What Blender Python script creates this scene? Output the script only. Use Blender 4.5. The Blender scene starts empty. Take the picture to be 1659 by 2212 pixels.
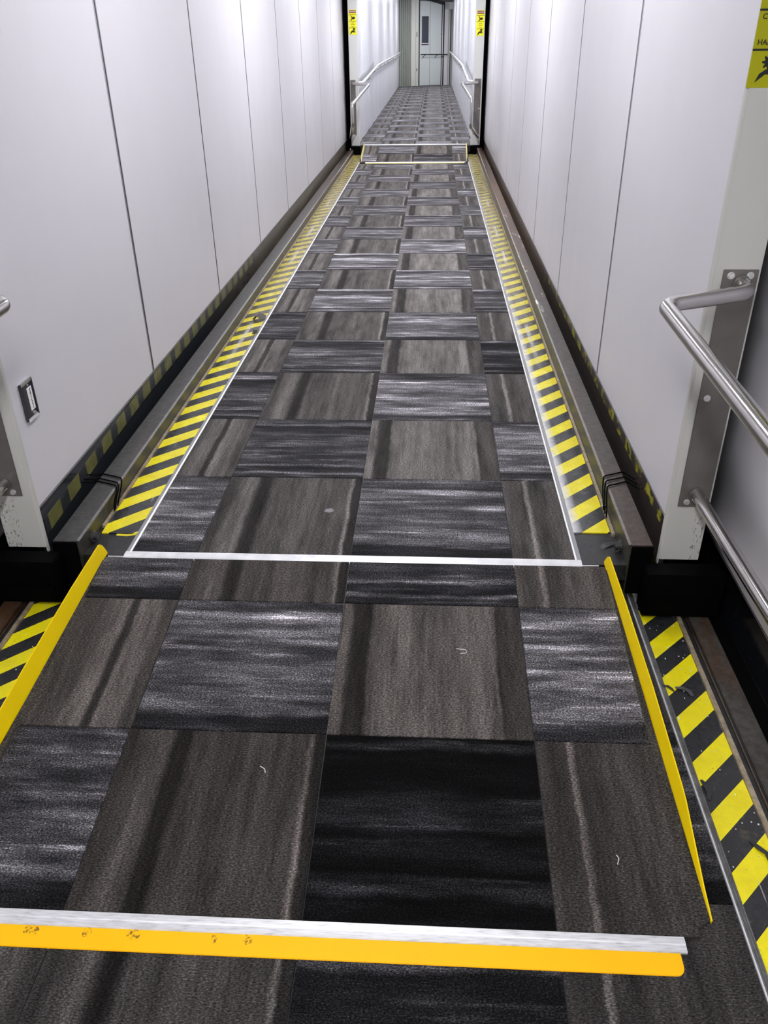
import bpy, bmesh, math, random
from mathutils import Vector, Matrix

random.seed(11)
SC = bpy.context.scene
COL = SC.collection

# ---------------------------------------------------------------- camera
F_PX, W_PX, H_PX = 1759.45, 1659, 2212
cam_d = bpy.data.cameras.new('camera')
cam = bpy.data.objects.new('camera', cam_d)
COL.objects.link(cam)
cam_d.sensor_fit = 'VERTICAL'
cam_d.sensor_height = 24.0
cam_d.sensor_width = 24.0 * W_PX / H_PX
cam_d.lens = F_PX / H_PX * 24.0
cam_d.clip_start = 0.02
cam_d.clip_end = 200
PITCH, YAW, ROLL = math.radians(30.2552), math.radians(-3.4248), math.radians(-0.7793)
fw = Vector((math.sin(YAW) * math.cos(PITCH), math.cos(YAW) * math.cos(PITCH), -math.sin(PITCH)))
r0 = Vector((math.cos(YAW), -math.sin(YAW), 0))
u0 = r0.cross(fw)
rt = r0 * math.cos(ROLL) + u0 * math.sin(ROLL)
up = -r0 * math.sin(ROLL) + u0 * math.cos(ROLL)
M = Matrix((( rt.x, up.x, -fw.x, 0.2319), (rt.y, up.y, -fw.y, -2.6699), (rt.z, up.z, -fw.z, 1.3872), (0, 0, 0, 1)))
cam.matrix_world = M
SC.camera = cam

# ---------------------------------------------------------------- world and exposure
wd = bpy.data.worlds.new('world')
SC.world = wd
wd.use_nodes = True
wd.node_tree.nodes['Background'].inputs[0].default_value = (0.75, 0.8, 0.9, 1)
wd.node_tree.nodes['Background'].inputs[1].default_value = 0.02
SC.view_settings.view_transform = 'Standard'
SC.view_settings.look = 'None'
SC.view_settings.gamma = 1.0
SC.view_settings.use_curve_mapping = False
SC.view_settings.exposure = 0.2

# the fluorescent fixtures along the ceilings: (y, z, length, strength)
LAMP_COLOR = (0.97, 0.97, 1.0, 1)
NEAR_LAMPS = [(-4.9, 42.0), (-2.5, 40.0)]
MID_LAMPS = [(0.6, 24.0), (3.2, 34.0), (5.8, 30.0), (8.4, 32.0)]
FAR_LAMPS = [(10.9, 30.0), (13.9, 30.0), (16.9, 30.0), (19.9, 30.0), (22.9, 30.0)]

# ---------------------------------------------------------------- node helpers
class NT:
    def __init__(s, name, base=(0.5, 0.5, 0.5), rough=0.5, metal=0.0, spec=0.5):
        s.m = bpy.data.materials.new(name)
        s.m.use_nodes = True
        s.t = s.m.node_tree
        s.b = s.t.nodes['Principled BSDF']
        s.set(base=base, rough=rough, metal=metal)
        s.b.inputs['Specular IOR Level'].default_value = spec
    def set(s, base=None, rough=None, metal=None):
        if base is not None: s.inp(s.b.inputs['Base Color'], base)
        if rough is not None: s.inp(s.b.inputs['Roughness'], rough)
        if metal is not None: s.inp(s.b.inputs['Metallic'], metal)
    def inp(s, sock, v):
        if isinstance(v, bpy.types.NodeSocket): s.t.links.new(v, sock)
        elif isinstance(v, (tuple, list)):
            n = len(sock.default_value)
            v = tuple(v)
            if len(v) < n: v = v + (1.0,)
            sock.default_value = v[:n]
        else: sock.default_value = v
    def node(s, typ, ins=None, out=0, **kw):
        n = s.t.nodes.new(typ)
        for k, v in kw.items(): setattr(n, k, v)
        for k, v in (ins or {}).items(): s.inp(n.inputs[k], v)
        return n.outputs[out]
    def coord(s): return s.node('ShaderNodeTexCoord', out='Object')
    def scale(s, vec, sc, loc=(0, 0, 0), rot=(0, 0, 0)):
        return s.node('ShaderNodeMapping', {'Vector': vec, 'Scale': sc, 'Location': loc, 'Rotation': rot})
    def noise(s, vec, scale=5, detail=3, rough=0.5, dist=0.0, out=0, w=None):
        kw = {'noise_dimensions': '4D'} if w is not None else {}
        ins = {'Vector': vec, 'Scale': scale, 'Detail': detail, 'Roughness': rough, 'Distortion': dist}
        if w is not None: ins['W'] = w
        n = s.t.nodes.new('ShaderNodeTexNoise')
        for k, v in kw.items(): setattr(n, k, v)
        for k, v in ins.items(): s.inp(n.inputs[k], v)
        return n.outputs[out]
    def math(s, op, a, b=0.0, clamp=False):
        n = s.t.nodes.new('ShaderNodeMath'); n.operation = op; n.use_clamp = clamp
        s.inp(n.inputs[0], a); s.inp(n.inputs[1], b)
        return n.outputs[0]
    def ramp(s, fac, stops, interp='LINEAR'):
        n = s.t.nodes.new('ShaderNodeValToRGB')
        n.color_ramp.interpolation = interp
        e = n.color_ramp.elements
        while len(e) < len(stops): e.new(0.5)
        for i, (p, c) in enumerate(stops):
            e[i].position = p
            e[i].color = (c, c, c, 1) if not isinstance(c, (tuple, list)) else tuple(c[:3]) + (1,)
        s.inp(n.inputs[0], fac)
        return n.outputs[0]
    def mix(s, fac, a, b, mode='MIX'):
        n = s.t.nodes.new('ShaderNodeMix'); n.data_type = 'RGBA'; n.blend_type = mode
        s.inp(n.inputs[0], fac); s.inp(n.inputs[6], a); s.inp(n.inputs[7], b)
        return n.outputs[2]
    def bump(s, h, strength=0.3, dist=0.002):
        s.inp(s.b.inputs['Normal'], s.node('ShaderNodeBump', {'Height': h, 'Strength': strength, 'Distance': dist}))
    def sep(s, vec):
        n = s.t.nodes.new('ShaderNodeSeparateXYZ'); s.inp(n.inputs[0], vec)
        return n.outputs

# ---------------------------------------------------------------- materials
def carpet(name, kind, bands=None):
    """kind V: streaks run along the tunnel with the column's own bands; kind H: streaks run across."""
    n = NT(name, rough=0.95, spec=0.05)
    co = n.coord()
    oi = n.t.nodes.new('ShaderNodeObjectInfo')
    rnd, ocol = oi.outputs['Random'], oi.outputs['Color']
    w = n.math('MULTIPLY', rnd, 37.0)
    if kind == 'V':
        wob = n.noise(n.scale(co, (1, 1, 1)), 11, 5, 0.75, w=w)
        wobx = n.math('MULTIPLY', n.math('SUBTRACT', wob, 0.5), 0.026)
        x = n.sep(co)[0]
        band = n.ramp(n.math('MULTIPLY', n.math('ADD', x, wobx), 2.0), bands)
        st = n.noise(n.scale(co, (1, 0.06, 1)), 48, 5, 0.68, w=w)
        st2 = n.noise(n.scale(co, (1, 0.20, 1)), 20, 5, 0.7, w=w)
        f = n.math('ADD', n.math('MULTIPLY', n.math('SUBTRACT', st, 0.5), 1.0), n.math('MULTIPLY', n.math('SUBTRACT', st2, 0.5), 1.1))
        f = n.math('MULTIPLY', f, 1.9)
        f = n.math('ADD', 1.0, f)
        val = n.math('MULTIPLY', n.math('POWER', band, 1.5), n.math('MAXIMUM', f, 0.18))
        tint = n.mix(n.noise(co, 7, 2, w=w), (1.0, 0.955, 0.915), (1.02, 0.98, 0.97))
    else:
        fine = n.noise(n.scale(co, (0.07, 1, 1)), 46, 4, 0.65, w=w)
        mid = n.noise(n.scale(co, (0.22, 1, 1)), 17, 5, 0.68, w=w)
        fi = n.ramp(fine, [(0.36, 0.45), (0.52, 0.85), (0.59, 1.1), (0.62, 1.8), (0.68, 3.6)])
        mi = n.ramp(mid, [(0.34, 0.25), (0.5, 0.85), (0.66, 2.2)])
        wob = n.math('MULTIPLY', n.math('SUBTRACT', n.noise(n.scale(co, (0.4, 1, 1)), 13, 4, 0.7, w=w), 0.5), 0.05)
        y = n.math('ADD', n.sep(co)[1], wob)
        band = n.ramp(n.math('MULTIPLY', y, 2.0), bands)
        val = n.math('MULTIPLY', n.math('MULTIPLY', fi, mi), band)
        val = n.math('ADD', n.math('MULTIPLY', val, 0.95), 0.05)
        tint = n.mix(n.noise(co, 9, 2, w=w), (0.985, 0.975, 1.01), (1.0, 0.98, 1.0))
    pile = n.noise(n.scale(co, ((0.5 if kind == 'V' else 0.62), 1.0, 1)), 340, 3, 0.78)
    pm = n.ramp(pile, [(0.34, 0.22), (0.5, 0.80), (0.61, 1.6), (0.72, 3.2)] if kind == 'V' else [(0.34, 0.06), (0.5, 0.70), (0.60, 1.9), (0.70, 4.5)])
    val = n.math('MULTIPLY', val, n.node('ShaderNodeRGBToBW', {0: pm}))
    vc = n.node('ShaderNodeCombineColor', {0: val, 1: val, 2: val})
    c = n.mix(1.0, n.mix(1.0, vc, tint, 'MULTIPLY'), ocol, 'MULTIPLY')
    n.set(base=c)
    n.b.inputs['Sheen Weight'].default_value = 0.07
    n.b.inputs['Sheen Roughness'].default_value = 0.35
    n.b.inputs['Sheen Tint'].default_value = (0.85, 0.85, 0.9, 1)
    n.bump(pile, 0.55, 0.004)
    return n.m

# bands across each column of full tiles (position along the 0.5 m tile -> relative brightness)
BANDS = {
 'A': [(0.0, 0.85), (0.60, 0.8), (0.68, 1.25), (0.735, 1.2), (0.755, 0.5), (0.785, 0.55), (0.80, 1.35), (0.87, 1.1), (0.91, 1.2), (0.95, 0.8), (1.0, 0.85)],
 'B': [(0.0, 0.9), (0.07, 0.7), (0.17, 1.25), (0.225, 1.2), (0.265, 0.45), (0.32, 0.42), (0.36, 0.95), (0.5, 0.85), (0.62, 1.1), (0.80, 0.9), (0.895, 0.95), (0.92, 1.75), (0.94, 0.5), (0.985, 0.48), (1.0, 0.8)],
 'C': [(0.0, 1.1), (0.045, 1.25), (0.075, 0.5), (0.16, 0.42), (0.18, 0.95), (0.3, 1.3), (0.5, 1.15), (0.62, 1.1), (0.80, 1.35), (0.845, 1.3), (0.86, 0.6), (0.93, 0.75), (1.0, 0.7)],
 'D': [(0.0, 1.0), (0.08, 0.75), (0.14, 0.9), (0.150, 1.9), (0.165, 1.7), (0.185, 0.8), (0.26, 0.75), (0.30, 1.0), (0.40, 1.1), (1.0, 0.9)],
}
CARPET_V = {k: carpet('carpet_streaks_along_' + k, 'V', v) for k, v in BANDS.items()}
BANDS_H = {
 '1': [(0.0, 0.10), (0.09, 0.12), (0.125, 0.9), (0.22, 0.95), (0.32, 0.65), (0.42, 0.9), (0.52, 0.6), (0.62, 0.9), (0.74, 0.8), (0.805, 1.7), (0.83, 1.4), (0.85, 0.35), (0.91, 0.4), (0.94, 0.65), (1.0, 0.6)],
 '2': [(0.0, 0.2), (0.10, 0.10), (0.15, 0.9), (0.22, 0.10), (0.30, 0.35), (0.40, 0.2), (0.48, 0.75), (0.54, 0.3), (0.64, 0.12), (0.82, 0.10), (0.855, 0.9), (0.885, 0.12), (0.925, 0.15), (0.945, 1.1), (1.0, 0.12)],
 '3': [(0.0, 0.2), (0.05, 0.25), (0.07, 1.6), (0.10, 0.3), (0.17, 0.25), (0.195, 1.5), (0.22, 0.5), (0.40, 0.55), (0.43, 1.2), (0.46, 0.5), (0.62, 1.2), (0.70, 0.55), (0.83, 0.25), (0.90, 0.2), (0.93, 1.6), (1.0, 0.5)],
 '4': [(0.0, 0.25), (0.05, 0.3), (0.10, 0.25), (0.15, 1.3), (0.30, 0.8), (0.45, 1.15), (0.60, 0.8), (0.75, 1.2), (0.88, 0.9), (0.91, 0.6), (0.95, 0.3), (1.0, 0.3)],
}
CARPET_H = {k: carpet('carpet_streaks_across_' + k, 'H', v) for k, v in BANDS_H.items()}

def simple(name, base, rough=0.5, metal=0.0, spec=0.5):
    return NT(name, base, rough, metal, spec).m

def wall_white():
    n = NT('wall_white_enamel', (0.675, 0.66, 0.70), 0.33, spec=0.5)
    co = n.coord()
    wv = n.noise(n.scale(co, (1, 0.9, 0.35)), 1.6, 2, 0.5)
    n.bump(wv, 0.35, 0.05)
    n.set(rough=n.ramp(n.noise(co, 3, 3), [(0.3, 0.30), (0.7, 0.40)]))
    return n.m
WALL = wall_white()
WALL_RIB = simple('ribbed_white_enamel', (0.74, 0.745, 0.79), 0.28)
JOINT = simple('joint_dark', (0.02, 0.02, 0.025), 0.6)
JOINT_METAL = simple('joint_aluminium', (0.42, 0.42, 0.45), 0.35, 0.8)
ALU = None
def aluminium():
    n = NT('brushed_aluminium', (0.8, 0.8, 0.82), 0.42, 0.55)
    co = n.coord()
    a = n.noise(n.scale(co, (10, 90, 60)), 3, 4)
    n.set(base=n.ramp(a, [(0.28, (0.55, 0.55, 0.56)), (0.42, (0.74, 0.74, 0.76)), (0.7, (0.88, 0.88, 0.90))]))
    n.bump(a, 0.15, 0.001)
    return n.m
ALU = aluminium()
ALU_S = NT('smooth_aluminium', (0.88, 0.88, 0.90), 0.35, 0.25)
_c = ALU_S.coord()
ALU_S.set(base=ALU_S.ramp(ALU_S.noise(ALU_S.scale(_c, (8, 8, 8)), 3, 3), [(0.3, (0.74, 0.74, 0.76)), (0.7, (0.92, 0.92, 0.94))]))
ALU_S = ALU_S.m
ALU_D = simple('dull_aluminium', (0.42, 0.42, 0.43), 0.45, 0.4)
def yellow(name, col=(0.80, 0.55, 0.006)):
    n = NT(name, col, 0.45, spec=0.25)
    co = n.coord()
    d = n.noise(co, 26, 5, 0.7)
    k = n.ramp(d, [(0.70, 0.0), (0.735, 1.0)])
    big = n.noise(co, 5, 3)
    c = n.mix(big, tuple(v * 0.85 for v in col), tuple(min(1, v * 1.08) for v in col))
    n.set(base=n.mix(n.math('MULTIPLY', k, 0.75), c, (0.08, 0.06, 0.02)))
    return n.m
YELLOW = yellow('yellow_paint', (0.92, 0.66, 0.002))
YELLOW_DIRTY = yellow('faded_yellow_paint', (0.80, 0.70, 0.28))

def lip_paint():
    n = NT('amber_lip_paint', rough=0.45, spec=0.25)
    co = n.coord(); q = n.sep(co)
    k = 0.0
    for (cx, r) in ((-0.530, 0.016), (-0.418, 0.009), (-0.325, 0.014), (-0.165, 0.006), (-0.100, 0.010)):
        dx = n.math('DIVIDE', n.math('SUBTRACT', q[0], cx), r)
        dy = n.math('DIVIDE', n.math('ADD', q[1], 0.030), 0.010)
        d = n.math('ADD', n.math('MULTIPLY', dx, dx), n.math('MULTIPLY', dy, dy))
        k = n.math('ADD', n.math('LESS_THAN', d, 1.0), k)
    sp = n.ramp(n.noise(co, 130, 5, 0.7), [(0.50, 0.0), (0.58, 0.85)])
    base = n.mix(n.noise(co, 4, 3), (0.90, 0.45, 0.002), (0.95, 0.52, 0.002))
    n.set(base=n.mix(n.math('MULTIPLY', sp, k, True), base, (0.12, 0.06, 0.02)))
    return n.m
YELLOW_LIP = lip_paint()

def hazard(name, phase, period=0.163, duty=0.5, worn=False, film_gloss=False):
    """diagonal black and yellow tape, bands rise at 45 degrees to the right."""
    n = NT(name, rough=0.3)
    co = n.coord()
    s = n.sep(co)
    d = n.math('SUBTRACT', s[1], s[0])
    t = n.math('FRACT', n.math('DIVIDE', n.math('ADD', d, 100 * period - phase), period))
    m = n.math('LESS_THAN', t, duty)
    dirt = n.noise(co, 14, 6, 0.7)
    yel = n.mix(n.ramp(dirt, [(0.35, 0), (0.75, 1)]), (0.90, 0.80, 0.006), (0.74, 0.62, 0.015))
    speck = n.ramp(n.noise(co, 120, 3, 0.6), [(0.70, 0.0), (0.74, 0.8)])
    yel = n.mix(speck, yel, (0.10, 0.08, 0.03))
    blk = n.mix(n.ramp(n.noise(co, 160, 3), [(0.66, 0), (0.74, 0.5)]), (0.022, 0.023, 0.025), (0.2, 0.2, 0.2))
    c = n.mix(m, blk, yel)
    # torn patches where the tape has lifted
    tear = n.ramp(n.noise(n.scale(co, (1, 1, 1), (3.1, 0.7, 0)), 9, 5, 0.72), [(0.695, 0.0), (0.70, 1.0)])
    c = n.mix(tear, c, (0.055, 0.045, 0.03))
    if worn:
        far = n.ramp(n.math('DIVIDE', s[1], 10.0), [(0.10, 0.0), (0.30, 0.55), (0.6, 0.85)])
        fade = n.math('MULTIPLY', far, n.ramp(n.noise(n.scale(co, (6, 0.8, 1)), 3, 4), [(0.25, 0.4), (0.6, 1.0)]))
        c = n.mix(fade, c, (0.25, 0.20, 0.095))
        # pale abraded stripe of old clear film along the tape
        ax = n.math('ABSOLUTE', s[0])
        lane = n.ramp(n.math('MULTIPLY', n.math('ABSOLUTE', n.math('SUBTRACT', ax, 0.768)), 20.0), [(0.0, 1.0), (0.16, 1.0), (0.24, 0.0)])
        seg = n.ramp(n.noise(n.scale(co, (0, 1, 0)), 1.1, 1), [(0.50, 0.0), (0.54, 1.0)])
        ln = n.math('MULTIPLY', n.math('MULTIPLY', lane, seg), n.ramp(n.math('DIVIDE', s[1], 10.0), [(0.10, 0.0), (0.16, 0.6), (0.55, 0.6), (0.6, 0.0)]))
        c = n.mix(ln, c, (0.60, 0.57, 0.50))
    if film_gloss:
        edge = n.ramp(n.math('MULTIPLY', n.math('SUBTRACT', s[0], 0.70), 10.0), [(0.0, 1.0), (0.10, 1.0), (0.42, 0.0)])  # white reflections of light on the plastic, painted into the inner edge's colour
        pat = n.ramp(n.noise(n.scale(co, (1, 0.35, 1)), 16, 5, 0.65), [(0.30, 0.0), (0.42, 1.0)])
        c = n.mix(n.math('MULTIPLY', n.math('MULTIPLY', n.math('MULTIPLY', edge, pat), n.ramp(n.math('DIVIDE', s[1], 10.0), [(0.16, 1.0), (0.26, 0.15)])), 0.9), c, (0.78, 0.78, 0.80))
    scr = n.ramp(n.noise(n.scale(co, (30, 1.5, 1), rot=(0, 0, 0.15)), 3, 3, 0.6), [(0.70, 0.0), (0.72, 0.45)])
    c = n.mix(scr, c, (0.55, 0.55, 0.55))
    n.set(base=c, rough=n.ramp(dirt, [(0.3, 0.18), (0.7, 0.42)]))
    n.bump(n.noise(co, 12, 4), 0.12, 0.01)
    return n.m

def steel(name, rust=0.4, base=(0.095, 0.092, 0.088), rust_col=(0.16, 0.075, 0.035), y0=None, y1=None, rough=0.42, white=0.0):
    n = NT(name, rough=rough, metal=0.35)
    co = n.coord()
    a = n.noise(n.scale(co, (1, 0.18, 1)), 14, 6, 0.7)
    b = n.noise(n.scale(co, (1, 0.4, 1)), 3, 4, 0.6)
    k = n.ramp(n.math('ADD', n.math('MULTIPLY', a, 0.6), n.math('MULTIPLY', b, 0.4)), [(0.62 - rust * 0.3, 0.0), (0.75 - rust * 0.3, 1.0)])
    if y0 is not None:
        yy = n.node('ShaderNodeMapRange', {'Value': n.sep(co)[1], 'From Min': y0, 'From Max': y1})
        k = n.math('ADD', n.math('MULTIPLY', k, n.math('ADD', n.math('MULTIPLY', yy, 0.8), 0.2)), n.math('MULTIPLY', yy, 0.55), True)
    c = n.mix(k, base, rust_col)
    g = n.ramp(n.noise(co, 45, 5, 0.7), [(0.35, 0.65), (0.7, 1.35)])
    c = n.mix(1.0, c, g, 'MULTIPLY')
    if white:
        wy = n.ramp(n.math('DIVIDE', n.sep(co)[1], 10.0), [(0.10, 0.0), (0.16, 1.0), (0.40, 1.0), (0.52, 0.0)])
        wk = n.math('MULTIPLY', wy, n.ramp(n.noise(n.scale(co, (1, 0.16, 1)), 24, 5, 0.65), [(0.60, 0.0), (0.66, 1.0)]))
        c = n.mix(n.math('MULTIPLY', wk, white), c, (0.62, 0.60, 0.57))
    n.set(base=c)
    n.bump(a, 0.25, 0.003)
    return n.m
STEEL_L = steel('rail_steel_worn', 0.25, (0.075, 0.073, 0.071), (0.10, 0.055, 0.032), 2.5, 7.0)
STEEL_R = steel('rail_steel_rusty', 0.55, (0.080, 0.068, 0.062), (0.135, 0.062, 0.032), 1.5, 6.0, white=0.9)
STEEL_WEB_L = steel('rail_web_olive', 0.15, (0.05, 0.048, 0.036), (0.10, 0.06, 0.038), 2.5, 7.0)
STEEL_NEAR = steel('near_rail_rusty', 0.62, (0.085, 0.078, 0.070), (0.105, 0.050, 0.022), rough=0.5)
GROOVE = steel('groove_brown', 0.8, (0.03, 0.022, 0.016), (0.06, 0.035, 0.018))
LEDGE = steel('ledge_tan', 0.3, (0.42, 0.35, 0.25), (0.22, 0.14, 0.07))
DECK = steel('deck_steel_dark', 0.1, (0.035, 0.035, 0.036), (0.05, 0.04, 0.03), rough=0.35)
BLACK = simple('black_rubber', (0.0012, 0.0012, 0.0015), 0.7, spec=0.05)
BLACK_MATT = simple('black_paint', (0.003, 0.003, 0.003), 0.7, spec=0.1)
def kick():
    n = NT('black_gloss_plastic', (0.018, 0.019, 0.022), 0.12, spec=0.5)
    co = n.coord()
    n.bump(n.noise(n.scale(co, (1, 1, 0.5)), 9, 3), 0.10, 0.01)
    sp = n.ramp(n.noise(co, 240, 2), [(0.72, 0.0), (0.76, 1.0)])
    n.set(base=n.mix(sp, (0.006, 0.007, 0.009), (0.2, 0.2, 0.2)))
    return n.m
KICK = kick()
def kick_mid(name, base, far):
    n = NT(name, rough=0.22, spec=0.6)
    co = n.coord()
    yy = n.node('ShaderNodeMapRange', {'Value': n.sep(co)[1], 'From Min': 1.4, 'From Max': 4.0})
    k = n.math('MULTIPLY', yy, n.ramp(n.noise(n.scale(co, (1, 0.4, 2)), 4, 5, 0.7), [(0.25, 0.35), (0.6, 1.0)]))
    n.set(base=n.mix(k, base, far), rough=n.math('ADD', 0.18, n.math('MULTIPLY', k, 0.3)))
    n.bump(n.noise(n.scale(co, (1, 1, 0.6)), 10, 3), 0.12, 0.008)
    return n.m
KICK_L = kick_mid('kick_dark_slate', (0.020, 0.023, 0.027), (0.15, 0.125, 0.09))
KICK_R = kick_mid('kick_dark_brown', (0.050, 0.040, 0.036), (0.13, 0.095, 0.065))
def kick_tape(name, phase, lo, hi, worn):
    """short olive squares left of an old tape on the vertical plate."""
    n = NT(name, rough=0.35)
    co = n.coord()
    s = n.sep(co)
    e = n.noise(co, 30, 4, 0.7)
    yv = n.math('ADD', s[1], n.math('MULTIPLY', n.math('SUBTRACT', e, 0.5), worn))
    t = n.math('FRACT', n.math('DIVIDE', n.math('ADD', yv, 16.3 - phase), 0.163))
    m = n.math('LESS_THAN', t, 0.6)
    c = n.mix(n.ramp(n.noise(co, 20, 4), [(0.3, 0), (0.7, 1)]), hi, lo)
    gone = n.ramp(n.noise(n.scale(co, (1, 1, 1.6)), 22, 4, 0.65), [(0.50, 0.0), (0.53, 1.0)]) if worn > 0.05 else 0.0
    n.set(base=n.mix(gone, n.mix(m, (0.028, 0.03, 0.033) if worn < 0.05 else (0.045, 0.036, 0.033), c), (0.048, 0.038, 0.034)))
    return n.m
def post_paint():
    n = NT('post_grey_paint', rough=0.38)
    co = n.coord()
    sc = n.ramp(n.noise(n.scale(co, (2.5, 1, 1)), 60, 4, 0.65), [(0.575, 0.0), (0.60, 1.0)])
    s = n.sep(co)
    reg = n.math('MULTIPLY', n.math('LESS_THAN', s[2], 0.20), n.math('GREATER_THAN', n.math('ABSOLUTE', s[0]), 1.008))
    k = n.math('MULTIPLY', sc, n.math('ADD', n.math('MULTIPLY', reg, 0.9), 0.0))
    n.set(base=n.mix(k, (0.56, 0.56, 0.52), (0.06, 0.06, 0.06)))
    return n.m
POST = post_paint()
POST_FAR = simple('far_post_paint', (0.66, 0.665, 0.65), 0.35)
def stainless(name, base, rough, aniso=0.0):
    n = NT(name, base, rough, 1.0)
    co = n.coord()
    n.bump(n.noise(n.scale(co, (1, 1, 0.05)), 220, 2), 0.05, 0.0005)
    return n.m
TUBE = stainless('stainless_tube', (0.56, 0.55, 0.535), 0.14)
TUBE_FAR = stainless('far_tube', (0.80, 0.80, 0.81), 0.28)
PLATE = NT('bracket_plate_steel', (0.20, 0.19, 0.18), 0.5, 0.6)
_c = PLATE.coord()
PLATE.set(base=PLATE.ramp(PLATE.noise(_c, 9, 4), [(0.3, (0.15, 0.14, 0.13)), (0.7, (0.22, 0.205, 0.19))]))
PLATE = PLATE.m
BOLT = simple('zinc_bolt', (0.7, 0.7, 0.7), 0.35, 0.7)
BOLT_DARK = simple('greasy_bolt', (0.09, 0.09, 0.09), 0.35, 0.6)
SIGN_Y = simple('sign_yellow_shaded', (0.42, 0.42, 0.0), 0.35, spec=0.3)  # dim light on the upper near post put into this sign yellow
SIGN_Y2 = simple('sign_yellow_bright', (0.93, 0.88, 0.01), 0.35)
SIGN_K = simple('sign_black', (0.004, 0.004, 0.005), 0.5)
SIGN_R = simple('sign_red', (0.22, 0.01, 0.01), 0.5)
SIGN_W = simple('sign_white', (0.9, 0.88, 0.88), 0.5)
RAIL_WHITE = simple('handrail_white', (0.88, 0.88, 0.90), 0.3)
BEIGE = simple('beige_enamel', (0.80, 0.80, 0.72), 0.4)
RIB_GREY = simple('grey_green_slats', (0.36, 0.38, 0.335), 0.45)
DOOR = simple('door_pale_enamel', (0.80, 0.85, 0.83), 0.3)
FRAME_DK = simple('dark_rubber_seal', (0.03, 0.032, 0.035), 0.5)
FRAME_GREY = simple('frame_grey', (0.42, 0.44, 0.43), 0.4)
GLASS = NT('window_glass', (0.05, 0.06, 0.08), 0.06, spec=0.8).m
GUM = simple('gum_grey', (0.20, 0.20, 0.205), 0.6)
LINT = simple('white_lint', (0.7, 0.7, 0.68), 0.8)
CEIL = simple('ceiling_white', (0.70, 0.71, 0.72), 0.6)
SOCKET_BK = simple('socket_charcoal', (0.035, 0.036, 0.042), 0.35)
SOCKET_GREY = simple('socket_bezel_grey', (0.45, 0.45, 0.46), 0.35, 0.4)
def emis(strength):
    n = NT('lamp_diffuser_%g' % strength, (0.9, 0.9, 0.9), 0.5)
    n.b.inputs['Emission Color'].default_value = LAMP_COLOR
    n.b.inputs['Emission Strength'].default_value = strength
    return n.m
EM = {}
def emission(s):
    if s not in EM: EM[s] = emis(s)
    return EM[s]

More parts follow.
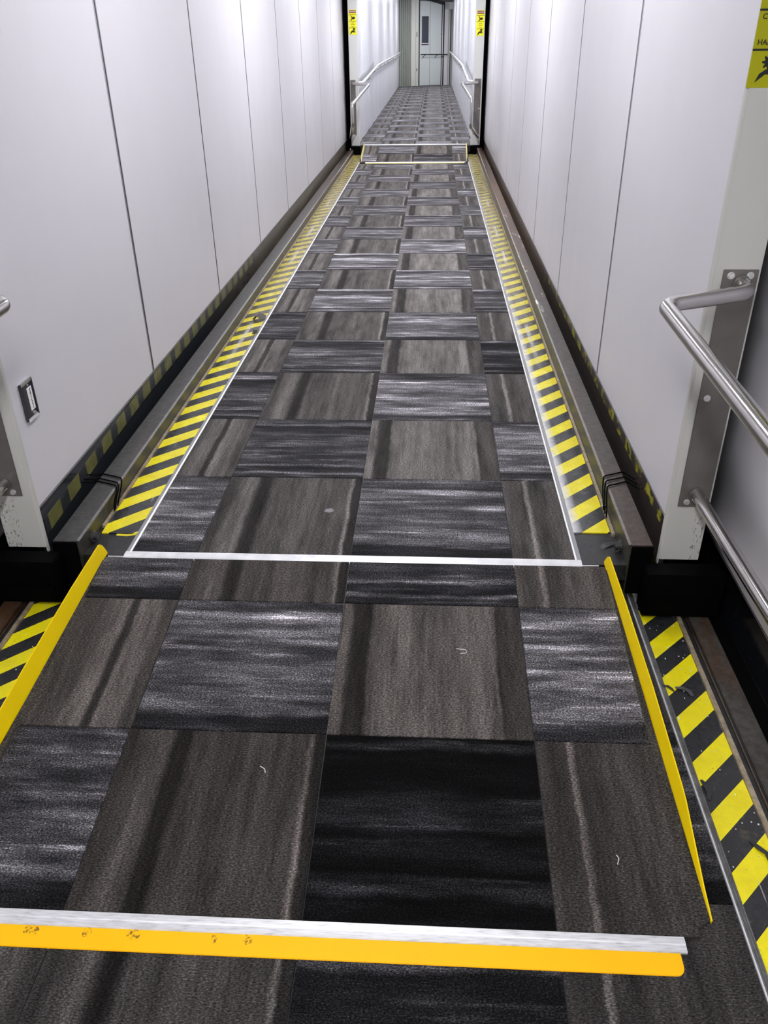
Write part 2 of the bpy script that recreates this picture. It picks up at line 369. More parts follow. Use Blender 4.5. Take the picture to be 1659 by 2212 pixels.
# ---------------------------------------------------------------- mesh helpers
class MB:
    def __init__(s): s.v = []; s.f = []; s.sm = []
    def add(s, v, f, smooth=False):
        o = len(s.v)
        s.v += [tuple(p) for p in v]
        s.f += [tuple(i + o for i in q) for q in f]
        s.sm += [smooth] * len(f)
        return s
    def box(s, x0, x1, y0, y1, z0, z1):
        x0, x1 = min(x0, x1), max(x0, x1); y0, y1 = min(y0, y1), max(y0, y1); z0, z1 = min(z0, z1), max(z0, z1)
        v = [(x0, y0, z0), (x1, y0, z0), (x1, y1, z0), (x0, y1, z0), (x0, y0, z1), (x1, y0, z1), (x1, y1, z1), (x0, y1, z1)]
        return s.add(v, [(0, 3, 2, 1), (4, 5, 6, 7), (0, 1, 5, 4), (1, 2, 6, 5), (2, 3, 7, 6), (3, 0, 4, 7)])
    def prism(s, pts, axis, a, b):
        """closed polygon extruded along axis from a to b; pts are the two other coordinates in order."""
        def mk(p, t):
            if axis == 'x': return (t, p[0], p[1])
            if axis == 'y': return (p[0], t, p[1])
            return (p[0], p[1], t)
        n = len(pts)
        v = [mk(p, a) for p in pts] + [mk(p, b) for p in pts]
        f = [tuple(range(n)), tuple(range(2 * n - 1, n - 1, -1))]
        f += [(i, (i + 1) % n + 0, (i + 1) % n + n, i + n) for i in range(n)]
        return s.add(v, f)
    def tube(s, pts, r, seg=14, fillet=0.0, caps=True, steps=7):
        P = [Vector(p) for p in pts]
        path = [P[0]]
        for i in range(1, len(P) - 1):
            a, b, c = P[i - 1], P[i], P[i + 1]
            d1, d2 = (a - b), (c - b)
            k = min(fillet, d1.length * 0.48, d2.length * 0.48)
            if k <= 1e-4: path.append(b); continue
            p1, p2 = b + d1.normalized() * k, b + d2.normalized() * k
            for j in range(steps + 1):
                t = j / steps
                path.append(p1 * (1 - t) ** 2 + b * 2 * t * (1 - t) + p2 * t * t)
        path.append(P[-1])
        rings = []
        t0 = (path[1] - path[0]).normalized()
        ref = Vector((0, 0, 1)) if abs(t0.z) < 0.9 else Vector((1, 0, 0))
        nx = t0.cross(ref).normalized()
        for i, p in enumerate(path):
            if i == 0: t = t0
            elif i == len(path) - 1: t = (path[i] - path[i - 1]).normalized()
            else: t = ((path[i] - path[i - 1]).normalized() + (path[i + 1] - path[i]).normalized()).normalized()
            nx = (nx - t * nx.dot(t)).normalized()
            ny = t.cross(nx)
            rr = r[i] if isinstance(r, list) else r
            rings.append([p + (nx * math.cos(2 * math.pi * k / seg) + ny * math.sin(2 * math.pi * k / seg)) * rr for k in range(seg)])
        v = [q for g in rings for q in g]
        f = []
        for i in range(len(rings) - 1):
            for k in range(seg):
                f.append((i * seg + k, i * seg + (k + 1) % seg, (i + 1) * seg + (k + 1) % seg, (i + 1) * seg + k))
        s.add(v, f, True)
        if caps:
            s.add([tuple(q) for q in rings[0]], [tuple(range(seg - 1, -1, -1))])
            s.add([tuple(q) for q in rings[-1]], [tuple(range(seg))])
        return s
    def cyl(s, c, d, r, h, seg=12):
        c, d = Vector(c), Vector(d).normalized()
        return s.tube([c, c + d * h], r, seg)
    def build(s, name, mat, parent=None, loc=(0, 0, 0), rot=(0, 0, 0), bevel=0.0, kind=None, label=None, cat=None, group=None):
        me = bpy.data.meshes.new(name)
        me.from_pydata(s.v, [], s.f)
        bm = bmesh.new(); bm.from_mesh(me)
        bmesh.ops.recalc_face_normals(bm, faces=bm.faces)
        if bevel:
            es = [e for e in bm.edges if len(e.link_faces) == 2 and e.calc_face_angle(0) > 0.6]
            bmesh.ops.bevel(bm, geom=es, offset=bevel, segments=2, affect='EDGES', clamp_overlap=True)
        bm.to_mesh(me); bm.free()
        if any(s.sm) and not bevel:
            for i, p in enumerate(me.polygons): p.use_smooth = s.sm[i]
        me.materials.append(mat)
        o = link(name, me, parent, loc, rot)
        tag(o, label, cat, group, kind)
        return o

def link(name, me, parent=None, loc=(0, 0, 0), rot=(0, 0, 0)):
    o = bpy.data.objects.new(name, me)
    COL.objects.link(o)
    o.location = loc; o.rotation_euler = rot
    if parent is not None: o.parent = parent
    return o
def tag(o, label=None, cat=None, group=None, kind=None):
    if label: o['label'] = label
    if cat: o['category'] = cat
    if group: o['group'] = group
    if kind: o['kind'] = kind
    return o
def empty(name, loc=(0, 0, 0), rot=(0, 0, 0), **kw):
    o = link(name, None, None, loc, rot)
    o.empty_display_size = 0.1
    return tag(o, **kw)
def mb(): return MB()
def text(name, body, size, mat, parent, matrix, extrude=0.0004, align='CENTER'):
    cu = bpy.data.curves.new(name, 'FONT')
    cu.body = body; cu.size = size; cu.align_x = align; cu.align_y = 'CENTER'; cu.extrude = extrude
    cu.resolution_u = 3
    cu.offset = size * 0.012
    t = bpy.data.objects.new(name, cu); COL.objects.link(t)
    dg = bpy.context.evaluated_depsgraph_get()
    me = bpy.data.meshes.new_from_object(t.evaluated_get(dg))
    bpy.data.objects.remove(t); bpy.data.curves.remove(cu)
    me.name = name
    me.materials.clear(); me.materials.append(mat)
    o = link(name, me, parent)
    o.matrix_local = matrix
    return o

# ================================================================= dimensions
ZN, ZF = -0.125, 0.10          # near and far floor levels; the middle floor is 0
YG = -0.575                    # front edge of the middle carpet
XW = {'L': -0.950, 'R': 0.936}   # middle walls
XWN = 1.12                     # near walls
XWF = 0.78                     # far walls
H_CEIL = 2.32

# ---------------------------------------------------------------- floors and carpet tiles
tile_cache = {}
hash_i = [0]
def tile_mesh(col, kind, x0, x1, w, l, full_l):
    if kind == 'H': kind = 'H' + str(1 + (hash_i[0] * 7 + ord(col)) % 4)
    key = (col, kind, round(x0, 3), round(x1, 3), round(l, 3), round(full_l, 3))
    if key in tile_cache: return tile_cache[key]
    g = 0.0009
    m = mb()
    a, b, c, d = x0 + g, x1 - g, full_l + g, full_l + l - g
    h, e = 0.006, 0.0015
    v = [(a, c, 0), (b, c, 0), (b, d, 0), (a, d, 0),
         (a, c, h - e), (b, c, h - e), (b, d, h - e), (a, d, h - e),
         (a + e, c + e, h), (b - e, c + e, h), (b - e, d - e, h), (a + e, d - e, h)]
    f = [(0, 1, 5, 4), (1, 2, 6, 5), (2, 3, 7, 6), (3, 0, 4, 7), (4, 5, 9, 8), (5, 6, 10, 9), (6, 7, 11, 10), (7, 4, 8, 11), (8, 9, 10, 11), (3, 2, 1, 0)]
    me = bpy.data.meshes.new('carpet_tile')
    me.from_pydata(v, [], f)
    me.materials.append(CARPET_H[kind[1]] if kind[0] == 'H' else CARPET_V[col])
    tile_cache[key] = me
    return me
X0 = {'A': -0.985, 'B': -0.493, 'C': 0.0, 'D': 0.5}
def tile(parent, col, kind, xa, xb, ya, yb, z, bright, ystart=None, color=None):
    """one carpet tile; xa..xb, ya..yb is its visible extent, its pattern starts at the column's own X0."""
    x0 = X0[col]
    if ystart is None: ystart = ya
    kk = kind
    hash_i[0] += 1
    me = tile_mesh(col, kind, xa - x0, xb - x0, 0, yb - ya, ya - ystart)
    kind = kind[0]
    o = link('carpet_tile', me, parent, (x0, ystart, z + random.uniform(-0.0004, 0.0004)))
    c = color or ((0.106, 0.102, 0.099) if kind == 'V' else (0.195, 0.191, 0.198))
    b = bright * random.uniform(0.94, 1.06)
    o.color = (c[0] * b, c[1] * b, c[2] * b, 1)
    return o
COLS = ['A', 'B', 'C', 'D']
def edges(xl, xr): return {'A': (xl, -0.483), 'B': (-0.483, 0.0), 'C': (0.0, 0.5), 'D': (0.5, xr)}

TT = 0.006
# near floor: from behind the camera to under the end of the middle tunnel
fl_near = mb().box(-1.16, 1.16, -6.2, 0.6, ZN - 0.05, ZN - TT - 0.001).build('floor', DECK, kind='structure', label='near tunnel floor deck carrying the front carpet tiles')
E = edges(-0.862, 0.862)
Yn = [-6.2, -5.7, -5.2, -4.7, -4.2, -3.7, -3.2, -2.7, -2.2, -1.62, -1.12, -0.62]
for i in range(len(Yn) - 1):
    for j, c in enumerate(COLS):
        k = 'H' if (c == 'C') == (i % 2 == 0) else 'V'
        if i == 8: k = 'H2' if c == 'C' else 'V'
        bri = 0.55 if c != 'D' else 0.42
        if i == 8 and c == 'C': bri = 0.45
        tile(fl_near, c, k, E[c][0], E[c][1], Yn[i], Yn[i + 1], ZN - TT, bri)
# middle floor
fl_mid = mb().box(-0.86, 0.86, YG - 0.005, 9.7, -0.05, -TT - 0.001).build('floor', DECK, kind='structure', label='middle tunnel floor deck carrying the long carpet')
Ym = [-0.575, -0.056, 0.466, 1.02, 1.511, 2.015, 2.518] + [3.01 + 0.494 * i for i in range(12)]
E = edges(-0.690, 0.690)
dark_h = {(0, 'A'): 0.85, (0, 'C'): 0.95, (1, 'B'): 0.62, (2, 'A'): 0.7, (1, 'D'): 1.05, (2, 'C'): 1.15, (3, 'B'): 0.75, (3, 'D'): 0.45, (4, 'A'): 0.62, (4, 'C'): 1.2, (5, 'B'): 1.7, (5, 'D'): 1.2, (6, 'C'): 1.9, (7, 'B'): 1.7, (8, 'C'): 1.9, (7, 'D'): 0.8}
for i in range(len(Ym) - 1):
    for j, c in enumerate(COLS):
        k = ('H' + {(0, 'A'): '4', (0, 'C'): '1', (1, 'B'): '3', (1, 'D'): '4', (2, 'A'): '3', (2, 'C'): '4', (3, 'B'): '3', (3, 'D'): '3', (4, 'A'): '3', (4, 'C'): '1'}.get((i, c), '3')) if (i + j) % 2 == 0 else 'V'
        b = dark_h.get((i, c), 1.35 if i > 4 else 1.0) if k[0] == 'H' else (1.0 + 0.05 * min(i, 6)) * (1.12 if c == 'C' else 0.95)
        xa, xb = E[c]
        ya = Ym[i]
        yb = min(Ym[i + 1], 8.60)
        tile(fl_mid, c, k, xa, xb, ya, yb, -TT, b, ystart=(Ym[1] - 0.5 if i == 0 else None))
# far floor
fl_far = mb().box(-0.80, 0.80, 9.50, 26.3, ZF - 0.05, ZF - TT - 0.001).build('floor', DECK, kind='structure', label='far tunnel floor deck carrying the most distant carpet')
E = edges(-0.765, 0.765)
y = 9.52; i = 0
while y < 24.7:
    for j, c in enumerate(COLS):
        k = 'H' if (i + j) % 2 == 0 else 'V'
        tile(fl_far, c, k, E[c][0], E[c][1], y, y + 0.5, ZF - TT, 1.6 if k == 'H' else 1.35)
    y += 0.5; i += 1
# rotunda floor beyond the carpet
mb().box(-1.2, 2.0, y, 27.5, ZF - 0.05, ZF - 0.002).build('floor', NT('far_mat', (0.16, 0.16, 0.15), 0.6).m, kind='structure', label='bare threshold floor in front of the end door')

# silver edge trim round the middle carpet
def trim_bar(parent, pts, name='edge_trim', mat=ALU, bev=0.0012):
    return mb().prism(pts[0], pts[1], pts[2], pts[3]).build(name, mat, parent, bevel=bev)
fr = [(YG - 0.030, -0.004), (YG - 0.024, 0.003), (YG - 0.004, 0.0045), (YG + 0.004, 0.0035), (YG + 0.004, -0.012), (YG - 0.030, -0.012)]
mb().prism(fr, 'x', -0.706, 0.706).build('edge_trim', ALU_S, fl_mid, bevel=0.0008, label='silver front edge trim of the middle carpet')
for s in (-1, 1):
    sd = [(s * 0.6952, 0.001), (s * 0.698, 0.000), (s * 0.7085, -0.002), (s * 0.7085, -0.010), (s * 0.6952, -0.010)]
    mb().prism(sd, 'y', YG + 0.004, 8.62).build('edge_trim', ALU_D, fl_mid, bevel=0.0004, label='dull outer lip of the side trim')
    sd = [(s * 0.689, 0.002), (s * 0.693, 0.004), (s * 0.6945, 0.0035), (s * 0.6948, -0.010), (s * 0.689, -0.010)]
    mb().prism(sd, 'y', YG + 0.004, 8.62).build('edge_trim', ALU_S, fl_mid, bevel=0.0004, label='silver side edge trim of the middle carpet')
# near carpet side trims (double lip)
for s in (-1, 1):
    x = 0.862
    sd = [(s * x, ZN + 0.002), (s * (x + 0.001), ZN + 0.0030), (s * (x + 0.0026), ZN + 0.0026), (s * (x + 0.0032), ZN - 0.004), (s * x, ZN - 0.008)]
    mb().prism(sd, 'y', -6.2, -0.35).build('edge_trim', ALU_S, fl_near)
    sd = [(s * (x + 0.0038), ZN - 0.003), (s * (x + 0.007), ZN - 0.001), (s * (x + 0.010), ZN - 0.004), (s * (x + 0.013), ZN - 0.0005), (s * (x + 0.016), ZN - 0.003), (s * (x + 0.018), ZN - 0.001), (s * (x + 0.018), ZN - 0.010), (s * (x + 0.0038), ZN - 0.010)]
    mb().prism(sd, 'y', -6.2, -0.35).build('edge_trim', steel('dull_trim%d' % s, 0.1, (0.16, 0.16, 0.16), (0.08, 0.08, 0.08)), fl_near)

# dark stepped end of the middle deck, between the carpet front and the hazard tape
for s in (-1, 1):
    mb().box(s * 0.709, s * 0.835, -0.545, -0.455, -0.03, -0.020).build('end_step', DECK, fl_mid, bevel=0.002)
    mb().box(s * 0.709, s * 0.845, -0.60, -0.548, -0.05, -0.038).build('end_step', DECK, fl_mid, bevel=0.002)

for s in (-1, 1):
    mb().box(s * 1.080, s * 1.126, -6.2, 0.5, ZN - 0.03, ZN - 0.004).build('gutter', BLACK, fl_near)
# ---------------------------------------------------------------- hazard tapes
def tape(name, xa, xb, ya, yb, z, mat, label):
    return mb().box(xa, xb, ya, yb, z - 0.004, z).build('hazard_tape', mat, label=label, cat='floor tape', group='black and yellow hazard tapes')
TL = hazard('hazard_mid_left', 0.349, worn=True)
TR = hazard('hazard_mid_right', -1.055, worn=True, film_gloss=True)
TN = hazard('hazard_near_right', -1.749, period=0.150, duty=0.48)
TNL = hazard('hazard_near_left', -0.062, period=0.145, duty=0.5)
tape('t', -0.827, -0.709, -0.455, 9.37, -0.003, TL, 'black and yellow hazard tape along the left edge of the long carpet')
tape('t', 0.709, 0.826, -0.40, 9.37, -0.003, TR, 'black and yellow hazard tape right of the long carpet, white gloss painted on its inner side')
tape('t', 0.881, 0.985, -6.2, -0.35, ZN - 0.003, TN, 'black and yellow hazard tape in the lower right corner beside the near ramp')
tape('t', -0.985, -0.881, -6.2, -0.35, ZN - 0.003, TNL, 'black and yellow hazard tape left of the near ramp under the left post')

# ---------------------------------------------------------------- steel guide rails
def mid_rail(s, zt, xi, xo, top_mat, web_mat, label):
    o = empty('guide_rail', (0, -0.60, 0), label=label, cat='rail')
    off = (0, 0.60, 0)
    # top flange with a small lip line along its inner edge
    pts = [(s * xi, zt), (s * xo, zt), (s * xo, zt - 0.010), (s * (xo - 0.006), -0.03), (s * (xi + 0.02), -0.03), (s * (xi + 0.012), zt - 0.012), (s * xi, zt - 0.008)]
    mb().prism(pts, 'y', -0.605, 9.37).build('top_flange', top_mat, o, off, bevel=0.0015)
    pts = [(s * (xi + 0.001), zt - 0.009), (s * (xi + 0.013), zt - 0.009), (s * (xi + 0.013), -0.16), (s * (xi - 0.001), -0.16)]
    mb().prism(pts, 'y', -0.604, 9.37).build('web', web_mat, o, off)
    mb().prism([(s * (xi - 0.004), zt - 0.002), (s * (xi + 0.003), zt + 0.0015), (s * (xi + 0.006), zt - 0.004), (s * (xi - 0.003), zt - 0.009)], 'y', -0.602, 9.37).build('lip', top_mat, o, off)
    mb().box(s * (xi - 0.010), s * xi, -0.42, 9.37, -0.008, 0.004).build('ledge', LEDGE, o, off, bevel=0.0015, label='tan floor edging strip')
    mb().box(s * (xi + 0.004), s * (xo + 0.002), -0.612, -0.600, zt - 0.17, zt - 0.003).build('end_plate', BLACK, o, off, bevel=0.002)
    for (yy, zz) in ((-0.50, 0.012), (-0.555, -0.045)):
        b = mb().cyl((s * (xi - 0.018), yy, zz), (s, 0, 0), 0.013, 0.02, 6).build('bolt', BOLT_DARK, o, off)
        mb().cyl((s * (xi - 0.006), yy, zz), (s, 0, 0), 0.019, 0.006, 14).build('washer', BOLT_DARK, b)
    return o
mid_rail(-1, 0.058, 0.838, 0.916, STEEL_L, STEEL_WEB_L, 'worn grey steel guide rail along the left wall of the long tunnel')
mid_rail(1, 0.080, 0.838, 0.903, STEEL_R, STEEL_WEB_L, 'rust stained steel guide rail along the right wall of the long tunnel')
def near_rail(s, label):
    o = empty('guide_rail', (s * 1.05, -2, ZN), label=label, cat='rail')
    off = (-s * 1.05, 2, -ZN)
    mb().box(s * 0.986, s * 0.998, -6.2, -0.35, ZN - 0.010, ZN + 0.004).build('ledge', LEDGE, o, off, bevel=0.0015, label='tan floor edging strip')
    mb().box(s * 0.998, s * 1.004, -6.2, -0.35, ZN - 0.010, ZN - 0.002).build('ledge', DECK, o, off)
    mb().prism([(s * 1.004, ZN - 0.02), (s * 1.012, ZN - 0.02), (s * 1.012, ZN + 0.0), (s * 1.015, ZN + 0.001), (s * 1.015, ZN - 0.015), (s * 1.022, ZN - 0.015), (s * 1.022, ZN - 0.035), (s * 1.004, ZN - 0.035)], 'y', -6.2, -0.35).build('groove', GROOVE, o, off)
    mb().prism([(s * 1.021, ZN + 0.006), (s * 1.078, ZN + 0.006), (s * 1.078, ZN - 0.045), (s * 1.021, ZN - 0.045)], 'y', -6.2, -0.35).build('top_flange', STEEL_NEAR, o, off, bevel=0.002)
    return o
near_rail(1, 'rusty steel guide rail beside the hazard tape in the lower right corner')
near_rail(-1, 'dark rusty guide rail under the left post, left of the near ramp')

# black cables draped over both rails
def cables(s, zt, xi, xo, ys, label):
    o = empty('cable_bundle', (s * 0.87, ys[0], zt), label=label, cat='cable')
    off = (-s * 0.87, -ys[0], -zt)
    for k, y0 in enumerate(ys):
        dy = 0.025
        pts = [(s * (xi - 0.010), y0 - 0.10 + 0.01 * k, 0.004), (s * (xi - 0.009), y0 - 0.065, 0.030), (s * (xi - 0.009), y0 - 0.035, zt - 0.01), (s * (xi - 0.004), y0 - 0.01, zt + 0.006), (s * (xi + 0.02), y0 + 0.003, zt + 0.004), (s * xo, y0 + dy, zt + 0.004), (s * (xo + 0.012), y0 + dy, zt - 0.002), (s * (abs(XW['L' if s < 0 else 'R']) + 0.004), y0 - 0.01, 0.075)]
        mb().tube(pts, 0.0024, 8, 0.012).build('cable', BLACK, o, off)
cables(1, 0.080, 0.838, 0.903, [-0.165, -0.200, -0.235], 'three thin black cables draped over the right guide rail')
cables(-1, 0.058, 0.838, 0.916, [-0.19, -0.225, -0.245], 'three thin black cables draped over the left guide rail')

# ---------------------------------------------------------------- walls
PANEL_P = 1.256
JY0 = 0.614
def panel_wall(side, x, z0, z1, ya, yb, first, pitch, thick_sign, zbase, label, mat=WALL):
    s = thick_sign
    w = mb().box(x + s * 0.016, x + s * 0.026, ya, yb, z0 + 0.01, z1).build('wall_' + side, JOINT, kind='structure', label=label)
    ys = [first + i * pitch for i in range(40) if ya + 0.05 < first + i * pitch < yb - 0.05]
    cuts = [ya] + ys + [yb]
    for i in range(len(cuts) - 1):
        g = 0.008
        a, b = cuts[i] + (g if i else 0), cuts[i + 1] - (g if i < len(cuts) - 2 else 0)
        o = mb().box(x, x + s * 0.015, a, b, z0, z1).build('wall_panel', mat, w, bevel=0.003)
    for i, yj in enumerate(ys):
        mb().box(x + s * 0.0012, x + s * 0.0155, yj - 0.0078, yj + 0.0078, z0 + 0.002, z1).build('joint_gasket', JOINT, w)
        if i == 0:
            mb().box(x - s * 0.0008, x + s * 0.004, yj - 0.0185, yj - 0.0095, z0 + 0.002, z1).build('joint_strip', JOINT_METAL, w)
    # pale folded lower lip
    mb().box(x - s * 0.0008, x + s * 0.013, ya, yb, z0 - 0.004, z0 - 0.0002).build('lower_lip', JOINT_METAL, w)
    return w
panel_wall('left', XW['L'], 0.156, H_CEIL, -0.577, 9.65, JY0, PANEL_P, -1, 0, 'left wall of white panels in the middle tunnel')
panel_wall('right', XW['R'], 0.156, H_CEIL, -0.577, 9.65, JY0, PANEL_P, 1, 0, 'right wall of white panels in the middle tunnel')
panel_wall('left', -XWN, 0.031, H_CEIL - 0.05, -6.2, 0.9, -2.55, PANEL_P, -1, ZN, 'left wall of the near tunnel behind the left post')
panel_wall('right', XWN, 0.031, H_CEIL - 0.05, -6.2, 0.9, -2.55, PANEL_P, 1, ZN, 'right wall of the near tunnel behind the right post')
# black kick plates below the panels
for s, x in ((-1, XW['L']), (1, XW['R'])):
    mb().box(x + s * 0.008, x + s * 0.015, -0.577, 9.65, -0.16, 0.152).build('baseboard_' + ('left' if s < 0 else 'right'), KICK_L if s < 0 else KICK_R, kind='structure', label='glossy black kick plate below the middle wall')
    mb().box(s * (XWN + 0.008), s * (XWN + 0.015), -6.2, 0.9, ZN - 0.04, 0.028).build('baseboard_' + ('left' if s < 0 else 'right'), KICK, kind='structure', label='glossy black kick plate below the near wall')
    # dark outer skin of the inner tunnels, seen through the gaps
    mb().box(x + s * 0.028, x + s * 0.040, -0.575, 9.6, -0.16, H_CEIL).build('trim_1', BLACK_MATT, kind='structure', label='dark outer skin of the middle tunnel')
    mb().box(s * 0.815, s * 0.825, 9.50, 26.0, -0.05, H_CEIL + 0.1).build('trim_2', BLACK_MATT, kind='structure', label='dark outer skin of the far tunnel')
    # closing returns behind the far posts and near the open ends
    mb().box(s * 0.815, x + s * 0.02, 9.66, 9.68, -0.05, H_CEIL).build('trim_3', BLACK_MATT, kind='structure', label='black rubber seal between middle and far tunnel')
    mb().box(s * 0.97, s * 1.15, 0.88, 0.90, -0.16, H_CEIL).build('trim_4', BLACK_MATT, kind='structure', label='black rubber seal between near and middle tunnel')

_x0, _x1 = XW['L'] - 0.0065, XW['L'] - 0.0078
_q = [(-0.55, 0.045, 0.100), (0.0, 0.072, 0.124), (0.5, 0.084, 0.146), (2.9, 0.086, 0.150)]
_v = [(x, y, z) for (y, za, zb_) in _q for (x, z) in ((_x0, za), (_x1, za), (_x1, zb_), (_x0, zb_))]
_f = [(i * 4 + k, i * 4 + (k + 1) % 4, i * 4 + 4 + (k + 1) % 4, i * 4 + 4 + k) for i in range(3) for k in range(4)] + [(3, 2, 1, 0), (12, 13, 14, 15)]
mb().add(_v, _f).build('hazard_tape', kick_tape('old_wall_tape_left', -0.520, (0.11, 0.105, 0.032), (0.18, 0.175, 0.055), 0.02), label='row of old olive tape squares on the black plate under the left wall', cat='wall tape')
mb().box(XW['R'] + 0.0065, XW['R'] + 0.0078, -0.50, 2.3, 0.100, 0.151).build('hazard_tape', kick_tape('old_wall_tape_right', -0.400, (0.20, 0.18, 0.02), (0.42, 0.40, 0.03), 0.14), label='ragged row of old olive tape squares on the plate under the right wall', cat='wall tape')
# far walls with shallow vertical ribs
def rib_wall(s, label):
    x = s * XWF
    prof = []
    yy = 9.52
    k = 0
    while yy < 24.75:
        prof += [(0.0, yy), (0.0, yy + 0.55), (0.009, yy + 0.66), (0.009, yy + 0.99), (0.0, yy + 1.10)]
        yy += 1.25
        k += 1
    yb = 25.5 if s > 0 else 24.72
    w = mb().box(x + s * 0.030, x + s * 0.022, 9.5, yb, ZF, H_CEIL + 0.1).build('wall_' + ('left' if s < 0 else 'right'), WALL_RIB, kind='structure', label='ribbed white wall of the far tunnel')
    for i in range(0, len(prof), 5):
        seg = prof[i:i + 5]
        y0 = seg[0][1]
        y1 = min(y0 + 1.247, yb)
        pts = [(x + s * d, min(q, y1)) for d, q in seg] + [(x, y1), (x + s * 0.021, y1), (x + s * 0.021, y0)]
        mb().prism(pts, 'z', ZF + 0.005, H_CEIL + 0.1).build('wall_panel', WALL_RIB, w)
    return w
rib_wall(-1, 'l'); rib_wall(1, 'r')

# ceilings
mb().box(-1.16, 1.16, -6.2, 0.9, H_CEIL - 0.05, H_CEIL).build('ceiling', CEIL, kind='structure', label='near tunnel ceiling')
mb().box(-0.98, 0.97, -0.53, 9.68, H_CEIL - 0.09, H_CEIL - 0.051).build('ceiling', CEIL, kind='structure', label='middle tunnel ceiling')
mb().box(-0.83, 0.83, 9.45, 24.6, H_CEIL + 0.05, H_CEIL + 0.1).build('ceiling', CEIL, kind='structure', label='far tunnel ceiling')
mb().box(-1.3, 2.2, 24.6, 27.5, H_CEIL + 0.05, H_CEIL + 0.1).build('ceiling', CEIL, kind='structure', label='ceiling in front of the end door')
mb().box(-1.16, 1.16, -6.25, -6.2, -0.2, H_CEIL).build('wall_back', WALL, kind='structure', label='wall behind the viewer')

# ceiling light fixtures
def lamp(y, z, strength, w, l, label):
    o = empty('ceiling_light', (0, y, z), label=label, cat='lamp', group='fluorescent ceiling lights')
    mb().box(-w / 2 - 0.015, w / 2 + 0.015, -l / 2 - 0.02, l / 2 + 0.02, -0.045, 0.0).build('housing', CEIL, o)
    mb().box(-w / 2, w / 2, -l / 2, l / 2, -0.055, -0.046).build('diffuser', emission(strength), o)
for y, st in NEAR_LAMPS: lamp(y, H_CEIL - 0.05, st, 0.22, 1.2, 'fluorescent ceiling light in the near tunnel, %s' % ('behind the viewer' if y < -4 else 'right above the viewer'))
ORD = ['nearest', 'second nearest', 'third nearest', 'fourth nearest', 'farthest']
for q, (y, st) in enumerate(MID_LAMPS): lamp(y, H_CEIL - 0.09, st, 0.22, 1.3, '%s fluorescent ceiling light of the middle tunnel' % (ORD[q] if q < 3 else 'farthest'))
for q, (y, st) in enumerate(FAR_LAMPS): lamp(y, H_CEIL + 0.05, st, 0.22, 1.3, '%s fluorescent ceiling light of the far tunnel' % ORD[q])

# ---------------------------------------------------------------- the two transition ramps
def ramp(ya, za, yb, zb, xtop, xlip, group_label, rows, kinds, bright, flip, yel, cols_edge, far=False):
    """from the upper edge (ya, za) down towards the viewer to the lower edge (yb, zb)."""
    root = empty('transition_ramp', (0, yb, zb), label=group_label, cat='ramp')
    L = math.hypot(ya - yb, za - zb)
    ang = math.atan2(za - zb, ya - yb)
    R = (ang, 0, 0)
    # local frame: y runs up the slope from the lower edge, z is normal to the plate
    mb().box(-xtop, xtop, 0.01, L, -0.014, -TT - 0.0005).build('deck_plate', DECK, root, rot=R, bevel=0.001)
    y = L
    base = empty('x')
    bpy.data.objects.remove(base)
    for i, (l0, l1) in enumerate(rows):
        for c in COLS:
            xa, xb = cols_edge[c]
            k = kinds[i][COLS.index(c)]
            o = link('carpet_tile', tile_mesh(c, k, xa - X0[c], xb - X0[c], 0, l1 - l0, 0), root)
            hash_i[0] += 1
            o.matrix_local = Matrix.Rotation(ang, 4, 'X') @ Matrix.Translation((X0[c], l0, -TT + random.uniform(0, 0.0003)))
            b, colr = bright[i][COLS.index(c)], ((0.094, 0.087, 0.082) if k == 'V' else (0.180, 0.175, 0.183))
            o.color = (colr[0] * b, colr[1] * b, colr[2] * b, 1)
    # thin bright upper edge
    mb().box(-xtop + 0.01, xtop - 0.01, L, L + 0.004, -0.012, 0.0015).build('upper_edge', ALU, root, rot=R)
    return root, L, ang, R
E1 = edges(-0.765, 0.775)
Lr = math.hypot(1.11, 0.12)
rows = [(Lr * (1.665 - 1.25) / 1.11 + 0.045, 0), ]
# rows measured from the lower edge: 0..0.465, 0.465..0.93, 0.93..L
def up_(y): return (y + 1.71) / 1.11 * Lr
rws = [(0.012, up_(-1.247)), (up_(-1.247), up_(-0.785)), (up_(-0.785), Lr)]
kinds = [['H4', 'V', 'H2', 'V'], ['V', 'H1', 'V', 'H4'], ['H1', 'V', 'H3', 'V']]
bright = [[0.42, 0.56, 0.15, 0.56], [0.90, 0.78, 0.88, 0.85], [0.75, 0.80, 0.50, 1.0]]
ramp1, L1, A1, R1 = ramp(-0.60, 0.0, -1.71, -0.12, 0.765, 0.74, 'near carpeted ramp plate with bright yellow side curbs and lower lip', rws, kinds, bright, False, YELLOW, E1)
# widening carpet at the lower right and left, with the clipped corner
def wedge(s):
    pts = [(s * 0.768, L1 * 0.98), (s * 0.774, L1), (s * 0.775, L1), (s * 0.800, 0.055), (s * 0.748, 0.012), (s * 0.760, 0.012)]
    return pts
for s in (-1, 1):
    x = 0.765 if s < 0 else 0.775
    me = mb().prism([(s * x, L1 * 0.97), (s * (x + 0.022), 0.050), (s * (x - 0.028), 0.0118), (s * x, 0.0118)][:: 1] if False else
        [(s * (x - 0.003), L1 * 0.985), (s * (x + 0.0005), L1 * 0.985), (s * (x + 0.026), 0.048), (s * (x - 0.024), 0.0125), (s * (x - 0.034), 0.0125), (s * (x - 0.003), 0.050)], 'z', -TT - 0.004, 0.0006).build('carpet_edge', CARPET_V['D'], ramp1, rot=R1, kind=None)
    me.color = (0.060, 0.056, 0.052, 1)
